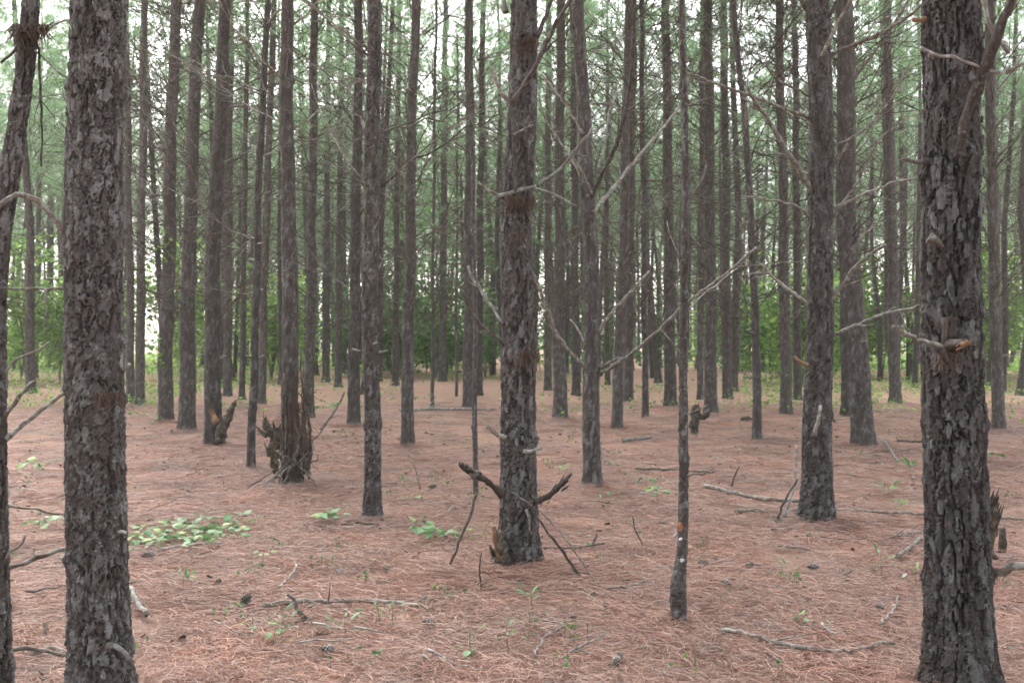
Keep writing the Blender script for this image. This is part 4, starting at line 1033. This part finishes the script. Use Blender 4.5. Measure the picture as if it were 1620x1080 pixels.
stick([(540, 838), (575, 836), (600, 840)], 4, 3, 'dark stick just in front of the slender grey pine', M_DARKB)
stick([(560, 1008), (580, 1010), (602, 1013)], 4, 3, 'pale twig among weeds right of the short stick fork', M_PALE)
stick([(495, 998), (520, 1004), (550, 1012)], 4, 3, 'thin twig trailing in front of the long knobby stick', M_PALE)
stick([(1300, 1000), (1312, 1012), (1322, 1017)], 4, 3, 'small forked twig above the long curved branch', M_PALE, twigs=1)
stick([(1230, 870), (1260, 874), (1285, 878)], 3, 2, 'thin dark twig in front of the sturdy branched pine', M_DARKB)
stick([(1420, 700), (1460, 704)], 4, 3, 'stick lying right of the bowed broad pine', M_DARKB)
stick([(40, 950), (75, 945), (108, 938)], 4, 3, 'thin twig between the crooked edge stem and the flaky left pine', M_DEAD)
stick([(50, 1045), (85, 1035), (112, 1040)], 9, 6, 'stick half buried left of the foot of the flaky left pine', M_DEAD)
# leaning twigs
upstick([(918, 912), (890, 872), (858, 828), (826, 788)], 6.25, 5, 3, 'dark stick propped against the right side of the centre pine', M_DARKB, dd=0.15)
upstick([(946, 926), (915, 880), (868, 818), (808, 776)], 6.2, 3, 2, 'longer thin stick propped against the right side of the centre pine', M_DEAD, dd=0.2)
upstick([(712, 892), (730, 850), (745, 812), (753, 782)], 6.3, 4, 5, 'bent stick hanging from the broken left arm of the centre pine', M_DARKB, dd=0.1)
upstick([(761, 935), (758, 905), (763, 870)], 6.0, 3, 2, 'upright twig left of the centre pine foot', M_DARKB)
upstick([(1240, 818), (1258, 770), (1260, 703)], 8.1, 5, 3, 'pale upright twig touching the sturdy branched pine', M_PALE)
upstick([(1230, 820), (1244, 785), (1262, 758)], 8.0, 4, 3, 'dark twig leaning on the sturdy branched pine', M_DARKB)
upstick([(935, 868), (945, 843)], 7.2, 4, 3, 'short upright twig right of the centre pine', M_DARKB, twigs=1)
upstick([(1020, 868), (1005, 840), (1000, 815)], 7.2, 3, 2, 'curved upright twig left of the scarred sapling', M_DARKB, twigs=2)
upstick([(1157, 770), (1163, 750), (1170, 738)], 10.2, 3, 2, 'upright twig behind the straight weathered pole', M_DARKB)
upstick([(1583, 882), (1588, 858), (1585, 836)], 7.0, 12, 11, 'grey broken post standing right of the thickest dark pine', M_ROT, cat='post', name='broken_post')
upstick([(508, 680), (530, 650), (545, 620)], 16, 5, 3, 'slanting stick right of the brush heap', M_DEAD, twigs=2)
upstick([(665, 775), (660, 745), (645, 720)], 10, 3, 2, 'faint upright twig between slender grey pine and centre pine', M_DEAD)

# small twig litter (stuff)
mb = MB()
for q in range(900):
    y = math.sqrt(rg.uniform(2.8**2, 22**2)); x = rg.uniform(-0.56, 0.56)*y; a = rg.uniform(0, 6.28); l = rg.uniform(0.05, 0.35)
    z = gzf(x, y)+0.035; d = np.array([math.cos(a), math.sin(a), rg.normal(0, 0.12)])
    P = np.array([x, y, z])+np.linspace(0, 1, 4)[:, None]*d*l+rg.normal(0, 0.008, (4, 3)); P[:, 2] = np.maximum(P[:, 2], z-0.004)
    mb.tube(P, rg.uniform(0.002, 0.005)*np.array([1, 0.9, 0.7, 0.4]), 4, int(rg.random() < 0.35), rng=rg)
tag(obj('twig_litter', mb.mesh('twig_litter', [M_DARKB, M_PALE])), 'fine dead twigs scattered over the pine straw', None, None, 'stuff')

mb = MB()
for q in range(900):
    y = math.sqrt(rg.uniform(2.8**2, 18**2)); x = rg.uniform(-0.56, 0.56)*y; z = gzf(x, y)+rg.uniform(0.02, 0.045); n = 6; sz = rg.uniform(0.008, 0.03)
    a = np.arange(n)*2*PI/n+rg.normal(0, 0.2, n); r = sz*rg.uniform(0.5, 1.1, n); rot = np.array(Euler((rg.normal(0, 0.4), rg.normal(0, 0.4), rg.uniform(0, 6.3))).to_matrix())
    V = np.stack([r*np.cos(a)*1.5, r*np.sin(a), 0*a], 1); V = np.vstack([V, V*0.95+np.array([0, 0, 0.005])])@rot.T+np.array([x, y, z])
    mb.add(V, [[i, (i+1) % n, n+(i+1) % n, n+i] for i in range(n)], [[n, n+i, n+i+1] for i in range(1, n-1)], 0 if rg.random() < 0.7 else (1 if rg.random() < 0.6 else 2))
tag(obj('bark_litter', mb.mesh('bark_litter', [M_DARKB, M_DEAD, M_PALE], False)), 'chips of bark scattered over the pine straw', None, None, 'stuff')

# ------------------------------------------------------------------ pine cones
def cone_mesh(seed):
    rg2 = np.random.default_rng(seed); mb = MB(); L = 0.09; n = 52
    t = np.linspace(0, 1, 8); mb.tube(np.stack([t*L*0.92, 0*t, 0*t], 1), 0.010*np.sin(PI*(0.12+0.8*t)), 6, 0, rng=rg2)
    for i in range(n):
        f = (i+0.5)/n; x = L*(0.02+0.88*f); r = 0.031*math.sin(PI*(0.18+0.74*f))**0.8; a = i*2.39996
        e = np.array([0, math.cos(a), math.sin(a)]); s = np.array([0, -math.sin(a), math.cos(a)]); d = e*0.85+np.array([0.6, 0, 0])
        c = np.array([x, 0, 0]); w = 0.0085*(0.55+0.6*math.sin(PI*f))
        mb.add([c+e*0.006-s*w*0.4, c+e*0.006+s*w*0.4, c+d*r*0.85+s*w, c+d*r*0.85-s*w], [[0, 1, 2, 3]], (), 0)
        mb.add([c+d*r*0.84+s*w, c+d*r*0.84-s*w, c+d*r*1.12+np.array([0.003, 0, 0]), c+d*r*0.9+np.array([-0.006, 0, 0])], (), [[0, 1, 2], [0, 3, 1], [0, 2, 3], [1, 3, 2]], 1)
    return mb.mesh('pine_cone', [M_ROT, M_CONE], False)
CONES = [cone_mesh(1300+i) for i in range(3)]
for i, (px, py, s, lab) in enumerate([
    (230, 890, 23, 'brown open pine cone just right of the flaky left pine'),
    (389, 963, 27, 'grey pine cone at the left end of the long knobby stick'),
    (345, 929, 13, 'small bluish grey pine cone behind the grey cone'),
    (676, 998, 25, 'grey pine cone right of the long knobby stick'),
    (513, 1041, 27, 'pine cone nearest the bottom edge, left of the middle'),
    (983, 1058, 26, 'round pine cone in front, left of the scarred sapling foot'),
    (682, 777, 15, 'dark pine cone between the slender grey pine and the centre pine'),
    (1046, 832, 15, 'dark pine cone left of the scarred sapling, further back'),
    (1146, 930, 19, 'blackish pine cone right of the scarred sapling'),
    (1184, 900, 15, 'dark pine cone behind the blackish one'),
    (1283, 902, 21, 'reddish pine cone in front of the sturdy branched pine'),
    (1230, 829, 14, 'reddish pine cone beside the foot of the sturdy branched pine'),
    (236, 830, 12, 'dark pine cone in the leafy patch behind the left pine'),
    (905, 985, 15, 'half buried cone between the centre pine and the scarred sapling, in front'),
    (330, 1020, 18, 'brownish cone at the bottom left, in front of the stick fork'),
    (1390, 965, 17, 'dull cone close in front of the thickest dark pine, left of it'),
    (610, 905, 15, 'dull cone left of the foot of the centre pine'),
    (1250, 960, 16, 'dull cone behind the long curved branch'),
    (1131, 891, 9, 'tiny dark pine cone between sapling and blackish cone')]):
    p = G(px, py); D = p[1]; sc = s/F*D/0.095
    o = obj('pine_cone', CONES[i % 3], None, (p[0]-0.03*sc, p[1], p[2]+0.024*sc+0.02), (rg.uniform(0, 6), rg.normal(0, 0.15), rg.uniform(-0.7, 0.7) if i != 5 else 1.4), (sc, sc, sc))
    tag(o, lab, 'pine cone', 'pine cones on the straw')

# ------------------------------------------------------------------ seedlings and leafy ground plants
def leaf_mesh(seed, wd=0.78):
    rg2 = np.random.default_rng(seed); t = np.array([0, 0.18, 0.45, 0.75, 1.0]); w = wd/2*np.array([0.03, 0.75, 1.0, 0.66, 0.02])
    z = 0.10*np.sin(PI*t)-0.10*t*t
    mid = np.stack([t, 0*t, z], 1); l = np.stack([t+0.02, w, z+0.10*w+rg2.normal(0, 0.01, 5)], 1); r = np.stack([t+0.02, -w, z+0.10*w+rg2.normal(0, 0.01, 5)], 1)
    V = np.vstack([l, mid, r]); Q = []
    for i in range(4): Q += [[i, i+1, 6+i, 5+i], [5+i, 6+i, 11+i, 10+i]]
    return mesh_np('leaf', V, Q, None, [M_SEED], True)
LEAF = [leaf_mesh(1400), leaf_mesh(1401, 0.9), leaf_mesh(1402, 0.66), leaf_mesh(1403, 0.24)]
def stem_mesh(seed, h):
    rg2 = np.random.default_rng(seed); t = np.linspace(0, 1, 5); P = np.stack([0.1*h*t, 0.1*h*rg2.uniform(-1, 1)*t, h*t], 1)+rg2.normal(0, 0.01*h, (5, 3)); P[0] = (0, 0, -0.01)
    mb = MB(); mb.tube(P, 0.003*(1-0.6*t)*(0.6+h*2), 4, rng=rg2); return mb.mesh('stem', M_LEAFD)
STEM = [stem_mesh(1450+i, 0.11) for i in range(3)]
def seedling(px, py, nl, size, label, h=1.0, kind=0, flat=True, group=None, spread=0.09):
    if kind == 3: nl += 4; size *= 1.35
    else: size *= 1.15
    p = G(px, py); root = thing('seedling_plant', label, 'seedling', tuple(p), (0, 0, rg.uniform(0, 6.28)), group)
    obj('stem', STEM[rg.integers(3)], root, scale=(1, 1, h))
    for i in range(nl):
        a = i*2.39996+rg.normal(0, 0.3); rr = rg.uniform(0.1, 1.0)*spread; s = size*rg.uniform(0.4, 1.25)
        z = 0.11*h*(rg.uniform(0.45, 1.05) if not flat else rg.uniform(0.6, 1.0))
        obj('leaf', LEAF[kind if kind == 3 else rg.integers(3)], root, (rr*math.cos(a), rr*math.sin(a), z), (rg.normal(0, 0.3), rg.normal(0.05, 0.3) - (0.6 if kind == 3 else 0), a+rg.normal(0, 0.5)), (s, s, s))
GP = 'broad-leaved seedlings in the patch behind the left pine'
PATCH = [(215, 848, 6), (232, 862, 6), (246, 850, 6), (262, 838, 5), (268, 860, 7), (285, 852, 6), (298, 828, 6), (310, 850, 5), (328, 845, 6), (345, 850, 7), (352, 832, 6), (362, 862, 5), (375, 845, 5), (330, 862, 4), (300, 868, 3), (222, 872, 4), (250, 866, 4), (278, 844, 7), (240, 842, 6), (318, 838, 6), (338, 856, 6), (356, 848, 6), (385, 838, 5), (292, 862, 6), (308, 860, 5), (212, 860, 6), (368, 828, 5), (270, 870, 5)]
for (px, py, n) in PATCH:
    seedling(px, py, n+2, 0.068, 'broad-leaved seedling in the leafy patch, '+ORD[sorted(PATCH).index((px, py, n))]+' from left, right of the flaky left pine', group=GP, spread=0.17, h=0.6)
for (px, py, n, sz, h, kd, lab) in [
    (60, 845, 6, 0.08, 1.0, 0, 'green seedling low behind the left edge branches'),
    (88, 838, 6, 0.08, 1.0, 0, 'green seedling tight against the left side of the flaky left pine'),
    (50, 750, 7, 0.10, 1.0, 0, 'yellow-green seedling further back at the left edge'),
    (420, 828, 4, 0.06, 0.8, 0, 'small pale seedling between the leafy patch and the slender grey pine'),
    (510, 835, 7, 0.08, 1.0, 0, 'leafy seedling left of the foot of the slender grey pine'),
    (530, 828, 7, 0.085, 1.1, 0, 'fuller seedling touching the foot of the slender grey pine'),
    (668, 846, 8, 0.085, 0.9, 0, 'leafy seedling at the left of the clump before the centre pine'),
    (688, 858, 8, 0.085, 0.9, 0, 'leafy seedling in the middle of the clump before the centre pine'),
    (706, 862, 7, 0.08, 0.9, 0, 'leafy seedling at the right of the clump before the centre pine'),
    (745, 862, 8, 0.05, 1.2, 0, 'small-leaved plant close left of the centre pine foot'),
    (768, 858, 6, 0.045, 1.2, 3, 'narrow-leaved plant touching the centre pine foot'),
    (1040, 795, 8, 0.09, 1.4, 0, 'bright seedling behind and left of the scarred sapling'),
    (1022, 770, 6, 0.08, 1.0, 0, 'pale yellow seedling behind the bright seedling'),
    (1440, 757, 8, 0.12, 1.6, 3, 'spiky green weed right of the sturdy branched pine'),
    (1405, 780, 6, 0.09, 1.2, 3, 'small spiky weed closer to the sturdy branched pine'),
    (1420, 822, 7, 0.06, 1.6, 3, 'wispy weed by the long straight stick'),
    (1570, 735, 7, 0.10, 1.5, 0, 'leafy weed right beside the thickest dark pine'),
    (1395, 905, 6, 0.05, 1.3, 3, 'fine weed in front of the forked stick'),
    (1447, 925, 5, 0.045, 1.0, 3, 'fine weed close left of the thickest dark pine foot'),
    (745, 1040, 5, 0.045, 1.2, 3, 'bright weed at the bottom, left of the front twigs'),
    (748, 1048, 4, 0.035, 0.6, 0, 'yellow-green sprout at the bottom beside the bright weed'),
    (842, 968, 7, 0.055, 1.2, 3, 'wispy grey-green weed in front of the centre pine'),
    (805, 1040, 6, 0.04, 1.4, 3, 'tall fine weed at the bottom middle'),
    (445, 1010, 6, 0.045, 1.2, 3, 'weed below the stubby fork end'),
    (432, 1020, 5, 0.04, 0.9, 0, 'weed left of the pine cone nearest the bottom edge'),
    (402, 1005, 5, 0.04, 0.9, 3, 'weed in front of the grey cone by the stick end'),
    (548, 1012, 6, 0.05, 0.9, 3, 'low weed with grassy blades right of the stick fork'),
    (600, 990, 6, 0.04, 1.0, 3, 'grassy weed in front of the long knobby stick'),
    (622, 1000, 5, 0.04, 1.0, 3, 'grassy weed left of the grey cone at the stick tip'),
    (415, 900, 5, 0.045, 0.9, 0, 'pale small weed in front of the leafy patch'),
    (640, 772, 6, 0.05, 0.8, 3, 'thin weed right behind the slender grey pine'),
    (655, 795, 6, 0.06, 0.7, 0, 'low green plant behind the clump before the centre pine'),
    (870, 745, 6, 0.06, 1.0, 3, 'weed between the centre pine and its right neighbour'),
    (890, 750, 6, 0.07, 0.9, 0, 'leafy weed near the foot of the pine with long rising branches'),
    (960, 800, 6, 0.05, 1.1, 3, 'pale weed in front of the pine with long rising branches'),
    (1240, 915, 5, 0.045, 1.0, 3, 'weed in front of the reddish cone'),
    (1285, 1000, 5, 0.05, 0.7, 0, 'low weed above the long curved branch'),
    (290, 935, 6, 0.05, 1.0, 3, 'grey-green weed behind the small bluish cone'),
    (1560, 870, 5, 0.05, 1.2, 3, 'weed behind the rotten snag of the thickest dark pine'),
    (500, 655, 8, 0.14, 1.5, 0, 'leafy seedling beyond the brush heap'),
    (525, 650, 8, 0.14, 1.6, 0, 'larger leafy seedling beyond the brush heap, beside the slanting stick')]:
    seedling(px, py, n, sz, lab, h, kd, flat=(kd == 0), group='small green plants on the straw')

# sprouts too many to count
C = []
for q in range(230):
    y = math.sqrt(rg.uniform(3.2**2, 22**2)); x = rg.uniform(-0.55, 0.55)*y
    if vnoise(np.array([x*0.6+9]), np.array([y*0.6]), 4)[0] < 0.42: continue
    k = rg.integers(4, 14); C.append(np.stack([x+rg.normal(0, 0.05, k), y+rg.normal(0, 0.05, k), gzf(x, y)+rg.uniform(0.02, 0.10, k)], 1))
C = np.concatenate(C); mb = MB(); V = leaf_quads(rg, C, 0.032); mb.add(V, np.arange(len(V)).reshape(-1, 4))
for c in C[::2]: mb.tube(np.stack([c*np.array([1, 1, 0])+np.array([0, 0, c[2]-0.06]), c]), [0.0015, 0.001], 3, rng=rg, cap=False)
tag(obj('ground_sprouts', mb.mesh('ground_sprouts', M_LEAFD, False)), 'tiny green sprouts dotted over the pine straw', None, None, 'stuff')

# vine sprig on a pine
def vine(T, pts, label):
    mb = MB(); rg2 = np.random.default_rng(77); D = T['D']-0.14
    for (px, py) in pts:
        C = P3(px, py, D)+rg2.normal(0, 0.06, (14, 3))-np.array([T['bx'], T['D'], T['bz']])
        V = leaf_quads(rg2, C, 0.09); mb.add(V, np.arange(len(V)).reshape(-1, 4))
    o = mb.mesh('vine_leaves', M_LEAF, False); obj('vine_leaves', o, T['root'])
vine(T_4, [(263, 375), (258, 390), (266, 405), (255, 545), (254, 560), (257, 575), (254, 660), (253, 668)], '')

# ------------------------------------------------------------------ brush heap, stumps and snags
Db = T_8['D']-0.25
bx0 = (462-810)/F*Db
heap = thing('brush_heap', 'tangled heap of dead sticks and straw at the foot of a middle-distance pine', 'brush heap', (bx0, Db, 0))
rg2 = np.random.default_rng(31)
for i in range(16):       # bare vines and strips hugging the stem
    a0 = -PI/2+rg2.uniform(-1.3, 1.3); h = rg2.uniform(0.5, 1.5); zz = np.linspace(rg2.uniform(0, 0.3), h, 7)
    aa = a0+np.cumsum(rg2.normal(0, 0.14, 7)); rr = 0.125-0.012*zz+rg2.uniform(0, 0.03)+np.abs(rg2.normal(0, 0.012, 7))
    P = resample(np.stack([rr*np.cos(aa), 0.25+rr*np.sin(aa), zz], 1), 0.05, rg2, 0.006); m = MB(); m.tube(P, np.linspace(0.011, 0.005, len(P))*rg2.uniform(0.6, 1.6), 5, jag=0.2, rng=rg2)
    obj('bare_vine', m.mesh('bare_vine', (M_DARKB, M_DEAD, M_ROT)[i % 3]), heap)
for i in range(15):       # loose sticks leaning every way
    a = rg2.uniform(0, 2*PI); r = rg2.uniform(0.25, 0.75); p0 = np.array([r*math.cos(a), 0.15+r*math.sin(a)*0.5, 0.0]); t = p0*np.array([-0.3, 0, 0])+np.array([rg2.normal(0, 0.12), 0.12+rg2.normal(0, 0.05), rg2.uniform(0.1, 0.75)])
    P = resample(np.stack([p0, (p0+t)/2+rg2.normal(0, 0.05, 3), t]), 0.05, rg2, 0.008); m = MB(); m.tube(P, np.linspace(0.009, 0.004, len(P))*rg2.uniform(0.5, 1.5), 5, rng=rg2)
    obj('stick', m.mesh('stick', (M_DEAD, M_DARKB, M_DARKB, M_DEAD, M_PALE)[i % 5]), heap)
m = MB()
for i in range(150):
    zz = rg2.uniform(0.15, 1.2); p = np.array([rg2.normal(0.03, 0.07), 0.12+rg2.normal(0, 0.03), zz]); d = np.array([rg2.normal(0, 0.7), rg2.normal(-0.1, 0.2), rg2.normal(-0.6, 0.5)])*rg2.uniform(0.05, 0.2)
    m.tube(np.stack([p, p+d*0.5+rg2.normal(0, 0.02, 3), p+d]), [0.003, 0.003, 0.001], 3, rng=rg2, cap=False)
tag(obj('hanging_straw', m.mesh('hanging_straw', M_DNEEDLE), heap), kind='stuff')

def snag(name, label, cat, pieces, D, mat=M_ROT, foot=None):
    b = P3(foot[0], foot[1], D); root = thing(name, label, cat, (b[0], D, gzf(b[0], D)))
    base = np.array([b[0], D, gzf(b[0], D)])
    for (nm, pts, w0, w1, m_) in pieces:
        rr = np.random.default_rng(int(pts[0][0]*3+pts[0][1])); P = resample(np.array([P3(px, py, D+dz)-base for px, py, dz in pts]), 0.05, rr, 0.008)
        k = MB(); R = np.linspace(w0, w1, len(P))/2/F*D*(1+0.3*rr.uniform(-1, 1, len(P))); R[-1] *= 0.5; k.tube(P, R, 10, jag=0.38, rng=rr)
        tip = P[-1]; dr = P[-1]-P[-2]; dr /= np.linalg.norm(dr)
        for q in range(16):
            i = rr.integers(len(P)//3, len(P)); o2 = rr.normal(0, 0.6, 3)*R[i]; l = rr.uniform(0.03, 0.12); d2 = dr+rr.normal(0, 0.28, 3)
            k.tube(np.stack([P[i]+o2-dr*0.05, P[i]+o2+d2*l*0.5, P[i]+o2*1.2+d2*l]), np.array([0.35, 0.25, 0.05])*R[i], 4, rng=rr, jag=0.3)
        obj(nm, k.mesh(nm, m_), root)
snag('broken_stump', 'dark rotten broken stump at the left of the brush heap', 'stump', [
    ('stump_body', [(437, 748, 0), (434, 725, 0), (431, 700, -0.05)], 11, 11, M_ROT), ('broken_limb', [(442, 706, -0.05), (430, 686, -0.1), (420, 664, -0.12)], 19, 10, M_ROT),
    ('broken_limb', [(434, 690, -0.05), (445, 680, 0), (450, 672, 0)], 14, 6, M_ROT), ('broken_limb', [(424, 690, 0), (416, 684, 0)], 12, 6, M_ROT)], gdist(752), foot=(437, 752))
snag('broken_stump', 'mossy knob of rotten wood at the right of the brush heap', 'stump', [
    ('stump_body', [(474, 766, 0), (477, 735, 0), (478, 705, 0)], 14, 20, M_ROT), ('rotten_knob', [(474, 722, -0.05), (479, 704, -0.1), (480, 685, -0.05)], 26, 18, M_ROT), ('broken_limb', [(480, 690, 0), (485, 655, 0), (482, 615, 0)], 11, 7, M_ROT)], gdist(766), foot=(478, 766))
snag('leaning_stub', 'split stub of wood leaning off the right of the split-foot pine', 'stump', [
    ('stub_body', [(346, 700, -0.1), (352, 680, -0.1), (360, 660, -0.1), (374, 634, -0.1)], 22, 5, M_ROT), ('broken_limb', [(344, 668, -0.1), (336, 655, -0.1)], 10, 8, M_SPLIT)], gdist(705)-0.1, foot=(346, 704))
snag('broken_snag', 'short broken snag with a side arm right behind the scarred sapling', 'snag', [
    ('snag_body', [(1097, 694, 0), (1098, 680, 0), (1099, 665, 0), (1101, 640, 0)], 13, 11, M_ROT), ('broken_limb', [(1100, 660, 0), (1112, 662, -0.1), (1124, 650, -0.15)], 8, 5, M_DARKB)], gdist(686), foot=(1097, 686))
snag('root_clump', 'dark clump of roots on the straw left of the thin leaning pine', 'roots', [
    ('root', [(1172, 666, 0), (1180, 662, 0), (1187, 667, 0)], 5, 3, M_DARKB), ('root', [(1176, 667, 0), (1182, 660, 0), (1190, 662, 0)], 4, 2, M_DARKB)], gdist(667), foot=(1180, 667))

# ------------------------------------------------------------------ haze
hm = bpy.data.materials.new('forest_air'); hm.use_nodes = True; ht = hm.node_tree
for n in list(ht.nodes): ht.nodes.remove(n)
hout = ht.nodes.new('ShaderNodeOutputMaterial'); pv = ht.nodes.new('ShaderNodeVolumePrincipled')
pv.inputs['Color'].default_value = (0.92, 0.96, 0.92, 1); pv.inputs['Density'].default_value = 0.0008; pv.inputs['Anisotropy'].default_value = 0.2
ht.links.new(pv.outputs[0], hout.inputs['Volume'])
hv = np.array([[x, y, z] for x in (-200, 200) for y in (-70, 210) for z in (-1.2, 21)], float)
hq = [[0, 1, 3, 2], [4, 6, 7, 5], [0, 4, 5, 1], [2, 3, 7, 6], [0, 2, 6, 4], [1, 5, 7, 3]]
HAZE = obj('haze', mesh_np('haze', hv, hq, None, [hm], False)); tag(HAZE, 'thin pale haze between the far trunks', None, None, 'stuff')
